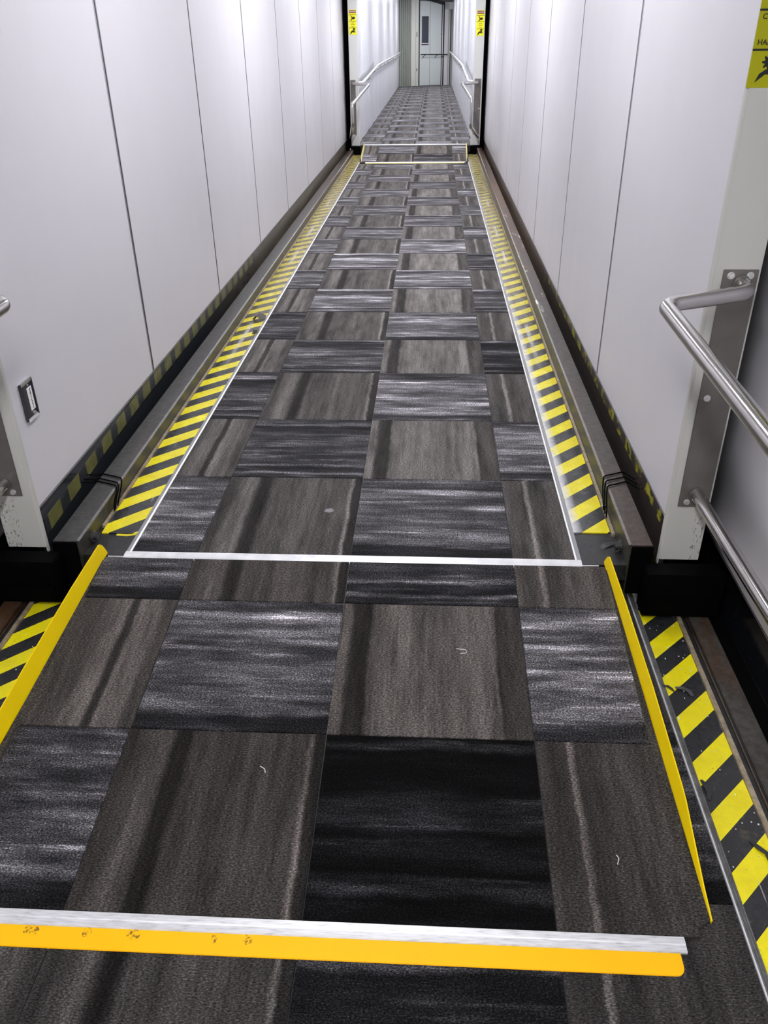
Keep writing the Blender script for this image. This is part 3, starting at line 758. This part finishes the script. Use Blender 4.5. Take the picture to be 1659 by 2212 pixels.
# yellow side curbs: a leaning plate whose height tapers away at the foot
def curb(root, s, L, R, xt, hs, mat, rounded=True):
    """hs: list of (y along slope, x base, lean outwards, height)."""
    v, f = [], []
    th = 0.003
    for (yy, xb, ln, h) in hs:
        v += [(s * xb, yy, -0.003), (s * (xb + ln), yy, h), (s * (xb + ln + th), yy, h), (s * (xb + th), yy, -0.012)]
    for i in range(len(hs) - 1):
        a, b = i * 4, i * 4 + 4
        for k in range(4): f.append((a + k, a + (k + 1) % 4, b + (k + 1) % 4, b + k))
    n = len(v)
    f += [(0, 3, 2, 1), (n - 4, n - 3, n - 2, n - 1)]
    return mb().add(v, f).build('side_curb', mat, root, rot=R, label='yellow side curb')
hR = [(0.045, 0.801, 0.001, 0.002), (up_(-1.60), 0.799, 0.004, 0.010), (up_(-1.50), 0.798, 0.008, 0.027), (up_(-1.42), 0.796, 0.012, 0.044), (up_(-1.38), 0.795, 0.013, 0.047), (up_(-1.1), 0.789, 0.015, 0.050), (up_(-0.8), 0.780, 0.014, 0.048), (L1, 0.774, 0.011, 0.043), (L1 + 0.010, 0.774, 0.0108, 0.040), (L1 + 0.020, 0.774, 0.009, 0.030), (L1 + 0.025, 0.774, 0.006, 0.014)]
curb(ramp1, 1, L1, R1, 0.775, [(a, b, c * 0.8, d * 0.74) for a, b, c, d in hR], YELLOW)
hL = [(a, b - 0.010 if a > up_(-1.38) else b - 0.006, c, d * 1.0) for a, b, c, d in hR]
curb(ramp1, -1, L1, R1, 0.765, hL, YELLOW)
# silver nosing and yellow lip at the foot of the near ramp
mb().prism([(0.012, 0.0015), (0.010, 0.004), (-0.004, 0.005), (-0.006, 0.0038), (-0.018, 0.0035), (-0.020, 0.001), (-0.020, -0.004), (0.012, -0.006)], 'x', -0.742, 0.741).build('nosing', ALU, ramp1, rot=(A1 * 0.5, 0, 0), bevel=0.0005, label='silver nosing strip')
def rounded_plate(x0, x1, y0, y1, r, z0, z1, n=6):
    p = [(x0, y1), (x0, y0 + r)] + [(x0 + r - r * math.cos(t * math.pi / 2 / n), y0 + r - r * math.sin(t * math.pi / 2 / n)) for t in range(1, n)] + [(x0 + r, y0), (x1 - r, y0)]
    p += [(x1 - r + r * math.sin(t * math.pi / 2 / n), y0 + r - r * math.cos(t * math.pi / 2 / n)) for t in range(1, n)] + [(x1, y0 + r), (x1, y1)]
    return p
mb().prism(rounded_plate(-0.728, 0.728, -0.063, -0.012, 0.018, 0, 0), 'z', -0.006, -0.001).build('lip', YELLOW_LIP, ramp1, loc=(0, 0, 0.001), rot=(0.05, 0, 0), bevel=0.001, label='bright yellow rounded lip')

E2 = edges(-0.678, 0.688)
L2 = math.hypot(1.0, 0.097)
rws2 = [(0.012, 0.48), (0.48, 0.98), (0.98, L2)]
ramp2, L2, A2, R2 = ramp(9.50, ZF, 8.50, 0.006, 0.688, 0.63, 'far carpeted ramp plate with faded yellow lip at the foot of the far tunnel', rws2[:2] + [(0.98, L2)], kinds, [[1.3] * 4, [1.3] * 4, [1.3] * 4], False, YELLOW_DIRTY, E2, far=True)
hF = [(0.03, 0.664, 0.001, 0.002), (0.18, 0.672, 0.01, 0.03), (L2 * 0.6, 0.680, 0.012, 0.035), (L2, 0.690, 0.010, 0.03)]
curb(ramp2, 1, L2, R2, 0.69, hF, YELLOW_DIRTY); curb(ramp2, -1, L2, R2, 0.69, hF, YELLOW_DIRTY)
mb().prism([(0.012, 0.0015), (0.010, 0.006), (-0.020, 0.005), (-0.022, 0.001), (0.012, -0.006)], 'x', -0.615, 0.655).build('nosing', ALU, ramp2, label='silver nosing strip')
mb().prism(rounded_plate(-0.612, 0.640, -0.085, -0.018, 0.015, 0, 0), 'z', -0.004, 0.001).build('lip', YELLOW_DIRTY, ramp2, label='pale yellow lip')
mb().prism([(L2 + 0.004, 0.0), (L2 + 0.004, 0.006), (L2 + 0.05, 0.006), (L2 + 0.05, 0.0)], 'x', -0.695, 0.705).build('upper_edge', ALU, ramp2, rot=R2, label='silver upper edge')

# ---------------------------------------------------------------- end posts with bracket plates, handrails, signs, black blocks
def post(s, xi, xo, yf, depth, zb, zt, mat, label, chamfer=0.010):
    o = empty('end_post', (s * (xi + xo) / 2, yf, zb), label=label, cat='post')
    off = (-s * (xi + xo) / 2, -yf, -zb)
    c = chamfer
    pts = [(s * xi, yf + c * 1.2), (s * (xi + 0.003), yf + c * 0.5), (s * (xi + c), yf), (s * xo, yf), (s * xo, yf + depth), (s * xi, yf + depth)]
    b = mb().prism(pts, 'z', zb, zt)
    b.build('column', mat, o, off, bevel=0.0012)
    # return flange hanging a little lower on the inner side
    mb().box(s * xi, s * (xi + 0.003), yf + c * 1.2, yf + depth - 0.001, zb - 0.022, zb).build('lower_flange', mat, o, off)
    return o
P = {}
P['nR'] = post(1, 0.927, 1.043, -0.60, 0.021, 0.030, H_CEIL - 0.06, POST, 'right grey end post nearest the viewer, with steel bracket plate', 0.0045)
P['nL'] = post(-1, 0.944, 1.064, -0.60, 0.021, 0.030, H_CEIL - 0.06, POST, 'left grey end post nearest the viewer, cut by the left frame edge', 0.0045)
P['fR'] = post(1, 0.752, 0.876, 9.45, 0.05, ZF + 0.004, H_CEIL + 0.04, POST_FAR, 'far right white end post at the mouth of the far tunnel', 0.006)
P['fL'] = post(-1, 0.752, 0.870, 9.45, 0.05, ZF + 0.004, H_CEIL + 0.04, POST_FAR, 'far left white end post at the mouth of the far tunnel', 0.006)

def block(s, x0, x1, yf, d, z0, z1, label):
    o = empty('support_block', (s * (x0 + x1) / 2, yf, z0), label=label, cat='block')
    off = (-s * (x0 + x1) / 2, -yf, -z0)
    mb().box(s * x0, s * x1, yf, yf + d, z0, z1).build('body', BLACK, o, off, bevel=0.004)
    mb().box(s * (x0 + 0.01), s * (x1 - 0.01), yf - 0.008, yf, z0 + 0.01, z0 + (z1 - z0) * 0.45).build('front_plate', BLACK, o, off, bevel=0.003)
    mb().cyl((s * (x1 - 0.025), yf - 0.012, z0 + (z1 - z0) * 0.68), (0, 1, 0), 0.010, 0.014, 6).build('bolt', BLACK if yf < 1 else BOLT, o, off)
    return o
block(1, 0.878, 1.103, -0.686, 0.070, ZN + 0.0065, 0.029, 'black support block under the near right post')
block(-1, 0.888, 1.112, -0.686, 0.070, ZN + 0.0065, 0.029, 'black support block under the near left post')
block(1, 0.748, 0.905, 9.38, 0.065, 0.004, ZF + 0.0, 'black support block under the far right post')
block(-1, 0.748, 0.905, 9.38, 0.065, 0.004, ZF + 0.0, 'black support block under the far left post')

def hexbolt(parent, c, off, r=0.0072):
    b = mb().cyl(c, (0, -1, 0), r, 0.007, 6).build('bolt', BOLT, parent, off, bevel=0.001)
    mb().cyl(Vector(c) + Vector((0, 0.0006, 0)), (0, -1, 0), r * 1.25, 0.0018, 16).build('washer', BOLT, b)
def handrail(s, xa, xb, yf, z0, z1, pts, rtube, label, mat_t, mat_p, bolts, fil=0.035):
    xm = (xa + xb) / 2
    o = empty('handrail', (s * xm, yf, z0), label=label, cat='handrail')
    off = (-s * xm, -yf, -z0)
    mb().box(s * xa, s * xb, yf - 0.0045, yf - 0.0004, z0, z1).build('bracket_plate', mat_p, o, off, bevel=0.0008, label='dark grey steel bracket plate')
    mb().tube(pts, rtube, 20, fil, steps=9).build('tube', mat_t, o, off, label='polished stainless tube')
    for (bx, bz) in bolts: hexbolt(o, (s * bx, yf - 0.0045, bz), off)
    for e in (pts[0], pts[-1]):
        mb().tube([(e[0], yf - 0.004, e[2]), (e[0], yf - 0.010, e[2])], rtube * 1.16, 20).build('weld_collar', mat_p, o, off)
    return o
def loop(s, yf, x1, zt, xb, zbm, xin, zA, LB, dzc, yd=0.0):
    return [(s * x1, yf - 0.004, zt), (s * x1, yf - 0.068, zt - 0.004), (s * xin, yf - 0.135, zA), (s * (xin - 0.01), yf - LB, zA - 0.035),
            (s * (xin - 0.01), yf - LB, zA - 0.035 - dzc), (s * (xb + 0.01), yf - 0.60, zbm + 0.006), (s * xb, yf - 0.004, zbm)]
ptsR = loop(1, -0.60, 1.000, 0.850, 0.997, 0.256, 0.785, 0.833, 2.35, 0.20)
handrail(1, 0.952, 1.037, -0.60, 0.214, 0.884, ptsR, 0.0188, 'stainless handrail on the near right post, reaching toward the viewer', TUBE, PLATE, [(0.971, 0.870), (1.018, 0.870), (0.973, 0.547), (0.974, 0.230)])
ptsL = loop(-1, -0.60, 1.020, 0.850, 1.020, 0.256, 0.806, 0.833, 2.35, 0.20)
handrail(-1, 0.974, 1.058, -0.60, 0.214, 0.884, ptsL, 0.0188, 'stainless handrail on the near left post, only its bend in frame', TUBE, PLATE, [(0.994, 0.870), (1.040, 0.870), (0.998, 0.228)])
def farloop(s, xin, yB, zB, zC, xm):
    return [(s * xm, 9.446, 0.862), (s * xm, 9.38, 0.86), (s * xin, 9.30, 0.850), (s * (xin + 0.01), yB, zB), (s * (xin + 0.01), yB, zC), (s * (xm + 0.0), 8.9, 0.255), (s * xm, 9.446, 0.25)]
handrail(-1, 0.795, 0.862, 9.45, 0.237, 0.90, farloop(-1, 0.607, 6.85, 0.775, 0.575, 0.825), 0.0188, 'pale handrail loop on the far left post', TUBE, PLATE, [(0.85, 0.55)])
handrail(1, 0.775, 0.860, 9.45, 0.237, 0.90, farloop(1, 0.607, 6.35, 0.845, 0.60, 0.815), 0.0188, 'pale handrail loop on the far right post', TUBE, PLATE, [(0.845, 0.55)])

# warning signs
def vert(x, y, z, s=1.0):
    """matrix that stands a flat XY shape upright facing the viewer (-Y)."""
    return Matrix.Translation((x, y, z)) @ Matrix.Rotation(math.pi / 2, 4, 'X') @ Matrix.Scale(s, 4)
def flat(parent, pts, x, y, z, mat, name, s=1.0, t=0.0006):
    o = mb().prism([(p[0] * s, p[1] * s) for p in pts], 'z', 0, t).build(name, mat, parent)
    o.matrix_local = vert(x, y, z)
    return o
HAND = [(-0.045, -0.05), (-0.036, -0.005), (-0.012, 0.016), (0.002, 0.018), (0.008, 0.016), (0.018, 0.018), (0.040, 0.010), (0.046, 0.002), (0.020, 0.000), (0.044, -0.008), (0.040, -0.016), (0.016, -0.012), (0.0, -0.010), (-0.010, -0.012)]
def gear(r0, r1, n, cx, cy):
    p = []
    for i in range(n * 2):
        r = r1 if i % 2 == 0 else r0
        a = math.pi * i / n
        p += [(cx + r * math.cos(a - 0.12), cy + r * math.sin(a - 0.12)), (cx + r * math.cos(a + 0.12), cy + r * math.sin(a + 0.12))]
    return p
YELL = {}
def warning_sign(s, xc, yf, zb, w, h, label, ymat, lines=True):
    o = empty('warning_sign', (xc, yf, zb), label=label, cat='sign')
    p = mb().box(-w / 2, w / 2, -0.0012, -0.0002, 0, h).build('sign_plate', ymat, o, bevel=0.0003)
    y = -0.0013
    # danger header
    hh = h * 0.115
    flat(o, [(-w * 0.44, 0), (w * 0.44, 0), (w * 0.44, hh), (-w * 0.44, hh)], 0, y, h * 0.865, SIGN_R, 'danger_box')
    text('danger_text', 'DANGER', hh * 0.62, SIGN_W, o, vert(0, y - 0.0008, h * 0.865 + hh / 2))
    # dividers
    for fz in (0.80, 0.545, 0.275):
        flat(o, [(-w * 0.5, -0.0022), (w * 0.5, -0.0022), (w * 0.5, 0.0022), (-w * 0.5, 0.0022)], 0, y, h * fz, SIGN_K, 'divider')
    # upper pictogram: figure struck by a moving part
    k = w / 0.11
    flat(o, [(-0.002, -0.012), (0.010, -0.018), (0.030, -0.010), (0.036, 0.002), (0.028, 0.014), (0.008, 0.016), (-0.004, 0.008)], 0, y, h * 0.67, SIGN_K, 'pictogram', k)
    flat(o, [(-0.030, 0.030), (-0.022, 0.034), (-0.002, 0.010), (0.004, 0.0), (-0.002, -0.010), (-0.022, -0.034), (-0.030, -0.028), (-0.014, -0.006), (-0.014, 0.008)], 0, y - 0.0007, h * 0.67, SIGN_K, 'pictogram', k)
    # text block
    text('warning_text', 'CRUSH', h * 0.045, SIGN_K, o, vert(0, y - 0.0005, h * 0.475))
    text('warning_text', 'HAZARD', h * 0.045, SIGN_K, o, vert(0, y - 0.0005, h * 0.41))
    text('warning_text', 'HANDS', h * 0.045, SIGN_K, o, vert(0, y - 0.0005, h * 0.325))
    # lower pictogram: hand and gear
    flat(o, HAND, 0.0, y, h * 0.13, SIGN_K, 'pictogram', k * 0.85)
    g = [(q[0], q[1]) for q in gear(0.012, 0.017, 8, 0.016, 0.030)]
    flat(o, g, 0, y - 0.0007, h * 0.125, SIGN_K, 'pictogram', k)
    return o
warning_sign(-1, -0.810, 9.45, 1.415, 0.100, 0.275, 'yellow warning sign with red header on the far left post', SIGN_Y2)
warning_sign(1, 0.818, 9.45, 1.385, 0.098, 0.278, 'yellow warning sign with red header on the far right post', SIGN_Y2)

# near right sign: only its left strip is in frame
def near_sign():
    yf = -0.60
    o = empty('warning_sign', (0.988, yf, 1.280), label='large yellow hand crush warning sign at the upper right frame edge', cat='sign')
    w, h = 0.132, 0.30
    mb().box(-w / 2, w / 2, -0.0012, -0.0002, 0, h).build('sign_plate', SIGN_Y, o, bevel=0.0003)
    y = -0.0013
    for z in (0.0735, 0.1475, 0.225):
        flat(o, [(-w / 2, -0.002), (w / 2, -0.002), (w / 2, 0.002), (-w / 2, 0.002)], 0, y, z, SIGN_K, 'divider')
    text('warning_text', 'CRUSHING', 0.0150, SIGN_K, o, vert(-0.0580, y - 0.0004, 0.1350), align='LEFT')
    text('warning_text', 'HANDS CLEAR', 0.0150, SIGN_K, o, vert(-0.0590, y - 0.0004, 0.0870), align='LEFT')
    flat(o, [(-0.050, 0.010), (-0.043, 0.027), (-0.030, 0.036), (-0.020, 0.034), (0.000, 0.037), (0.030, 0.034), (0.045, 0.026), (0.020, 0.024), (0.042, 0.016), (0.012, 0.018), (-0.010, 0.026), (-0.030, 0.026)], 0, y, 0, SIGN_K, 'pictogram')
    flat(o, gear(0.010, 0.015, 8, -0.026, 0.050), 0, y, 0, SIGN_K, 'pictogram')
    mb().box(-w * 0.4, w * 0.4, y - 0.0008, y, 0.262, 0.290).build('danger_box', SIGN_R, o)
    text('danger_text', 'DANGER', 0.022, SIGN_W, o, vert(0, y - 0.0012, 0.276))
near_sign()

# ---------------------------------------------------------------- recessed switch plate on the left wall
def socket():
    x = XW['L']
    o = empty('wall_switch_plate', (x, -0.483, 0.474), label='black recessed control plate with a white lettered label low on the left wall', cat='wall plate')
    a, b, z0, z1 = -0.034, 0.034, -0.057, 0.057
    m = mb()
    m.box(0.0005, 0.004, a, b, z0, z1)
    m.build('back_plate', SOCKET_BK, o, bevel=0.0005)
    f = mb()
    mb().box(0.0005, 0.009, a - 0.003, a, z0, z1).build('bezel', SOCKET_BK, o, bevel=0.0006)
    mb().box(0.0005, 0.009, b, b + 0.003, z0, z1).build('bezel', SOCKET_BK, o, bevel=0.0006)
    mb().prism([(0.0005, z1), (0.010, z1 + 0.003), (0.006, z1 - 0.010), (0.0005, z1 - 0.012)], 'y', a, b).build('top_bezel', SOCKET_GREY, o)
    mb().prism([(0.0005, z0), (0.009, z0 - 0.003), (0.005, z0 + 0.004), (0.0005, z0 + 0.005)], 'y', a, b).build('lower_bezel', SOCKET_GREY, o)
    mb().box(0.004, 0.0065, 0.000, 0.027, -0.036, 0.034).build('label_strip', SIGN_W, o, bevel=0.0008, label='white lettered strip')
    for i, ch in enumerate(['E', 'X', 'I', 'L', 'C', 'I']):
        mat = Matrix.Translation((0.0068, 0.0135, 0.027 - i * 0.011)) @ Matrix(((0, 0, 1, 0), (1, 0, 0, 0), (0, 1, 0, 0), (0, 0, 0, 1)))
        text('letter', ch, 0.0125, SIGN_K, o, mat)
    mb().cyl((0.004, 0.014, -0.046), (1, 0, 0), 0.0055, 0.005, 12).build('screw', BOLT, o)
    mb().cyl((0.004, 0.010, 0.042), (1, 0, 0), 0.003, 0.003, 10).build('screw', SOCKET_GREY, o)
socket()

# ---------------------------------------------------------------- far tunnel handrails along its walls
def far_rail(s, label):
    o = empty('handrail', (s * 0.74, 9.6, ZF), label=label, cat='handrail')
    off = (-s * 0.74, -9.6, -ZF)
    z1, z2 = (0.862, 0.975)
    pts = [(s * 0.775, 9.57, z1), (s * 0.705, 9.60, z1), (s * 0.705, 13.0 if s < 0 else 12.7, z2), (s * 0.705, 23.3 if s < 0 else 24.2, z2 + 0.02)]
    mb().tube(pts, 0.020, 16, 0.05).build('tube', TUBE_FAR, o, off)
    y = 11.0
    while y < 23.2:
        zz = z1 + (z2 - z1) * min(1, (y - 9.6) / 3.3)
        mb().tube([(s * 0.705, y, zz - 0.01), (s * 0.705, y, zz - 0.05), (s * 0.778, y, zz - 0.09)], 0.007, 8, 0.02).build('bracket', TUBE, o, off)
        y += 1.35
    # back channel behind the first, sloping length
    mb().add([(s * 0.772, 9.6, z1 + 0.03), (s * 0.772, 13.0, z2 + 0.055), (s * 0.776, 13.0, z2 + 0.055), (s * 0.776, 9.6, z1 + 0.03),
              (s * 0.772, 9.6, z1 - 0.02), (s * 0.772, 13.0, z2 - 0.02), (s * 0.776, 13.0, z2 - 0.02), (s * 0.776, 9.6, z1 - 0.02)],
             [(0, 1, 5, 4), (3, 7, 6, 2), (0, 3, 2, 1), (4, 5, 6, 7), (0, 4, 7, 3), (1, 2, 6, 5)]).build('back_channel', simple('channel_grey%d' % s, (0.45, 0.45, 0.47), 0.4), o, off)
far_rail(-1, 'white handrail on the left wall of the far tunnel')
far_rail(1, 'white handrail on the right wall of the far tunnel')

# ---------------------------------------------------------------- end wall, turned about 25 degrees
EA = math.radians(25.609)
EL = (-0.784, 24.718, 0.0)
def EW(root_name, **kw): return empty(root_name, EL, (0, 0, EA), **kw)
wb = mb().box(-0.9, 2.6, 0.10, 0.14, ZF, H_CEIL + 0.1).build('wall_back', FRAME_GREY, loc=EL, rot=(0, 0, EA), kind='structure', label='end wall behind the door')
slat = EW('slat_curtain', label='grey green ribbed shutter at the left of the far end', cat='shutter')
for i in range(7):
    u = -0.05 + i * 0.0610
    mb().prism([(u, 0.02), (u + 0.012, -0.008), (u + 0.044, -0.008), (u + 0.056, 0.02), (u + 0.0605, 0.02), (u + 0.0605, 0.03), (u, 0.03)], 'z', ZF, H_CEIL + 0.1).build('slat', RIB_GREY, slat)
pil = EW('end_column', label='cream column with small latches between shutter and far door', cat='column')
mb().box(0.378, 0.510, -0.035, 0.03, ZF, H_CEIL + 0.1).build('side_panel', BEIGE, pil, bevel=0.003)
mb().box(0.513, 0.612, -0.045, 0.03, ZF, H_CEIL + 0.1).build('front_panel', BEIGE, pil, bevel=0.003)
for (z0, z1) in ((1.38, 1.49), (0.50, 0.56)):
    mb().tube([(0.553, -0.045, z1), (0.540, -0.075, z1), (0.540, -0.075, z0), (0.553, -0.045, z0)], 0.008, 8, 0.01).build('latch', BLACK, pil)
door = EW('door_1', kind='structure', label='pale door with narrow window at the far end')
mb().box(0.648, 0.985, -0.02, 0.02, ZF + 0.01, 2.27).build('door_leaf', DOOR, door, bevel=0.003)
mb().box(0.993, 1.362, -0.02, 0.02, ZF + 0.01, 2.27).build('door_leaf', DOOR, door, bevel=0.003)
fd = mb()
fd.box(0.614, 0.646, -0.05, 0.03, ZF, 2.32)
fd.box(1.366, 1.380, -0.03, 0.03, ZF, 2.22)
fd.box(1.412, 1.440, -0.05, 0.03, ZF, 2.24)
fd.box(0.985, 0.993, -0.012, 0.03, ZF, 2.27)
fd.build('door_seal', FRAME_DK, door)
mb().box(1.382, 1.411, -0.03, 0.03, ZF, 2.22).build('jamb', SIGN_W, door)
mb().add([(0.80, -0.06, 2.30), (1.44, -0.06, 2.16), (1.44, -0.06, 2.25), (0.80, -0.06, 2.36), (0.80, 0.03, 2.30), (1.44, 0.03, 2.16), (1.44, 0.03, 2.25), (0.80, 0.03, 2.36)],
         [(0, 1, 2, 3), (7, 6, 5, 4), (0, 4, 5, 1), (1, 5, 6, 2), (2, 6, 7, 3), (3, 7, 4, 0)]).build('header', FRAME_DK, door)
wn = mb()
wn.box(0.722, 0.738, -0.030, -0.02, 1.17, 1.89).box(0.918, 0.934, -0.030, -0.02, 1.17, 1.89).box(0.722, 0.934, -0.030, -0.02, 1.86, 1.89).box(0.712, 0.940, -0.040, -0.02, 1.165, 1.195)
wnf = wn.build('window_frame', FRAME_DK, door)
mb().box(0.738, 0.918, -0.024, -0.021, 1.195, 1.86).build('pane', GLASS, wnf)
mb().box(0.712, 0.940, -0.045, -0.02, 1.196, 1.215).build('sill', SIGN_W, wnf)
mb().tube([(1.345, -0.02, 1.43), (1.345, -0.055, 1.42), (1.345, -0.055, 1.34), (1.345, -0.02, 1.33)], 0.009, 8, 0.01).build('door_handle', FRAME_GREY, door)
gr = EW('grab_rail', label='dark horizontal grab rail across the far door', cat='handrail')
mb().tube([(0.650, -0.11, 0.925), (1.530, -0.11, 0.912)], 0.013, 10).build('bar', FRAME_DK, gr)
for u in (0.80, 1.20, 1.42):
    mb().tube([(u, -0.11, 0.915), (u - 0.03, -0.10, 0.89), (u - 0.06, -0.07, 0.845), (u - 0.06, -0.02, 0.84)], 0.009, 8, 0.03).build('bracket', FRAME_DK, gr)
jm = mb().box(1.444, 1.565, -0.06, 0.03, ZF, 2.22).box(1.444, 1.75, -0.06, 0.03, 2.06, 2.24)
jm.build('trim_5', SIGN_W, loc=EL, rot=(0, 0, EA), kind='structure', label='white jamb right of the far door')
sl = EW('door_2', kind='structure', label='dark slot doorway at the right of the far end')
mb().box(1.570, 1.590, -0.05, 0.03, ZF, 2.05).build('frame', FRAME_GREY, sl)
mb().box(1.672, 1.80, -0.03, 0.03, ZF, 2.05).build('jamb', FRAME_GREY, sl)
mb().box(1.590, 1.643, -0.03, 0.03, ZF, 2.05).build('jamb', BEIGE, sl)
mb().box(1.645, 1.672, -0.02, 0.03, ZF, 2.05).build('dark_opening', FRAME_DK, sl)

# ---------------------------------------------------------------- small litter and marks
def blob(name, c, r, h, mat, label, cat, n=14, seed=1, group=None):
    rd = random.Random(seed)
    m = mb()
    ring = [(c[0] + r[0] * math.cos(2 * math.pi * i / n) * rd.uniform(0.75, 1.2), c[1] + r[1] * math.sin(2 * math.pi * i / n) * rd.uniform(0.75, 1.2)) for i in range(n)]
    v = [(x, y, c[2]) for x, y in ring] + [(c[0] + (x - c[0]) * 0.75, c[1] + (y - c[1]) * 0.75, c[2] + h * rd.uniform(0.6, 1.1)) for x, y in ring] + [(c[0], c[1], c[2] + h)]
    f = [(i, (i + 1) % n, n + (i + 1) % n, n + i) for i in range(n)] + [(n + i, n + (i + 1) % n, 2 * n) for i in range(n)] + [tuple(range(n - 1, -1, -1))]
    o = m.add(v, f, True).build(name, mat)
    o['label'] = label; o['category'] = cat
    return o
blob('gum_spot', (-0.097, -0.293, 0.0005), (0.019, 0.015), 0.0016, GUM, 'flattened grey gum spot on the long carpet', 'gum', seed=4)
def scrap(name, pts, th, mat, label, cat):
    """thin irregular curled scrap: list of (x, y, z, halfwidth)."""
    v, f = [], []
    for i, (x, y, z, w) in enumerate(pts):
        if i < len(pts) - 1: d = Vector((pts[i + 1][0] - x, pts[i + 1][1] - y, 0)).normalized()
        nrm = Vector((-d.y, d.x, 0))
        for sgn, dz in ((1, 0), (-1, 0), (-1, th), (1, th)):
            v.append((x + nrm.x * w * sgn, y + nrm.y * w * sgn, z + dz))
    for i in range(len(pts) - 1):
        a, b = i * 4, i * 4 + 4
        for k in range(4): f.append((a + k, a + (k + 1) % 4, b + (k + 1) % 4, b + k))
    n = len(v)
    f += [(0, 3, 2, 1), (n - 4, n - 3, n - 2, n - 1)]
    o = mb().add(v, f).build(name, mat)
    o['label'] = label; o['category'] = cat
    return o
TAPEY = simple('torn_tape_yellow', (0.72, 0.62, 0.02), 0.35)
TAPEK = simple('torn_tape_black', (0.03, 0.03, 0.03), 0.35)
ZT = ZN - 0.002
scrap('tape_scrap', [(0.873, -0.978, ZT, 0.002), (0.885, -0.983, ZT + 0.003, 0.004), (0.894, -0.992, ZT + 0.002, 0.0035), (0.899, -1.000, ZT, 0.002)], 0.001, TAPEK, 'small curled black tape scrap on a yellow band, right of the near ramp', 'scrap')
scrap('tape_scrap', [(0.905, -0.985, ZT, 0.003), (0.922, -0.992, ZT + 0.005, 0.006), (0.936, -1.000, ZT + 0.004, 0.006), (0.944, -1.016, ZT, 0.005)], 0.001, simple('lifted_tape_grey', (0.07, 0.07, 0.072), 0.3), 'larger lifted grey tape scrap on a black band, right of the near ramp', 'scrap')
scrap('tape_scrap', [(0.886, -1.300, ZT, 0.003), (0.891, -1.318, ZT + 0.004, 0.007), (0.893, -1.340, ZT + 0.004, 0.006), (0.888, -1.358, ZT, 0.003)], 0.001, TAPEK, 'crumpled dark tape tear against the right trim', 'scrap')
scrap('tape_scrap', [(0.945, -1.465, ZT, 0.003), (0.955, -1.485, ZT + 0.004, 0.006), (0.968, -1.500, ZT + 0.005, 0.006), (0.970, -1.530, ZT + 0.003, 0.005), (0.962, -1.545, ZT, 0.003)], 0.001, TAPEK, 'hooked dark tape tear near the right frame edge', 'scrap')
scrap('tape_scrap', [(-0.772, 1.86, 0.0, 0.01), (-0.750, 1.88, 0.020, 0.030), (-0.725, 1.87, 0.018, 0.028), (-0.712, 1.85, 0.002, 0.012)], 0.002, simple('brown_tape', (0.06, 0.045, 0.03), 0.5), 'crumpled brown tape lump on the left hazard tape', 'scrap')
scrap('tape_scrap', [(-0.722, 1.60, 0.0, 0.008), (-0.714, 1.63, 0.012, 0.014), (-0.709, 1.66, 0.004, 0.010)], 0.002, TAPEK, 'small black tape curl just nearer than the brown lump', 'scrap')
scrap('tape_scrap', [(0.712, -0.520, -0.019, 0.006), (0.745, -0.508, -0.017, 0.006), (0.778, -0.492, -0.014, 0.007)], 0.0015, TAPEY, 'torn yellow tape end hanging off the right floor edge', 'scrap')
scrap('tape_scrap', [(0.770, -0.494, -0.012, 0.007), (0.798, -0.474, -0.004, 0.012), (0.824, -0.462, -0.002, 0.008)], 0.0015, TAPEK, 'torn black tape flap beside the torn yellow end', 'scrap')
scrap('tape_scrap', [(-0.775, -0.462, -0.006, 0.005), (-0.74, -0.462, -0.008, 0.006), (-0.712, -0.458, -0.006, 0.004)], 0.0015, TAPEY, 'torn yellow tape end on the left floor edge', 'scrap')
scrap('paper_curl', [(0.826, -0.238, 0.004, 0.004), (0.838, -0.240, 0.010, 0.005), (0.846, -0.236, 0.008, 0.003)], 0.001, LINT, 'tiny white paper curl on the ledge by the right cables', 'litter')
def lint(pts, label):
    mb().tube(pts, 0.0009, 6, 0.004).build('lint_thread', LINT, label=label, cat='litter', group='white lint threads on the near ramp')
def rz(y): return -0.12 + (y + 1.71) / 1.11 * 0.12 + 0.0012
lint([(0.642, -1.534, rz(-1.534)), (0.646, -1.542, rz(-1.542) + 0.002), (0.641, -1.555, rz(-1.555))], 'short white lint hook on the right brown tile at the foot of the near ramp')
lint([(0.319, -0.955, rz(-0.955)), (0.345, -0.958, rz(-0.958)), (0.346, -0.970, rz(-0.97)), (0.330, -0.972, rz(-0.972))], 'pale lint hook on the middle brown tile of the near ramp')
lint([(-0.145, -1.345, rz(-1.345)), (-0.133, -1.352, rz(-1.352)), (-0.130, -1.362, rz(-1.362))], 'tiny lint thread on the large brown tile left of the black tile')
lint([(0.958, -1.560, ZN), (0.972, -1.566, ZN + 0.002), (0.984, -1.580, ZN)], 'white lint thread on the hazard tape, lower right')
rs = random.Random(5)
mbs = mb()
for i in range(70):
    yy = rs.uniform(-1.75, -0.62); xx = rs.uniform(0.885, 0.98) * (1 if rs.random() < 0.75 else -1)
    a = rs.uniform(0, 6.28); r = rs.uniform(0.0006, 0.0016)
    mbs.box(xx - r, xx + r, yy - r * 1.2, yy + r * 1.2, ZN - 0.003, ZN - 0.0015)
mbs.build('grit', LINT, kind='stuff', label='white specks of grit on the near hazard tapes', cat='grit')
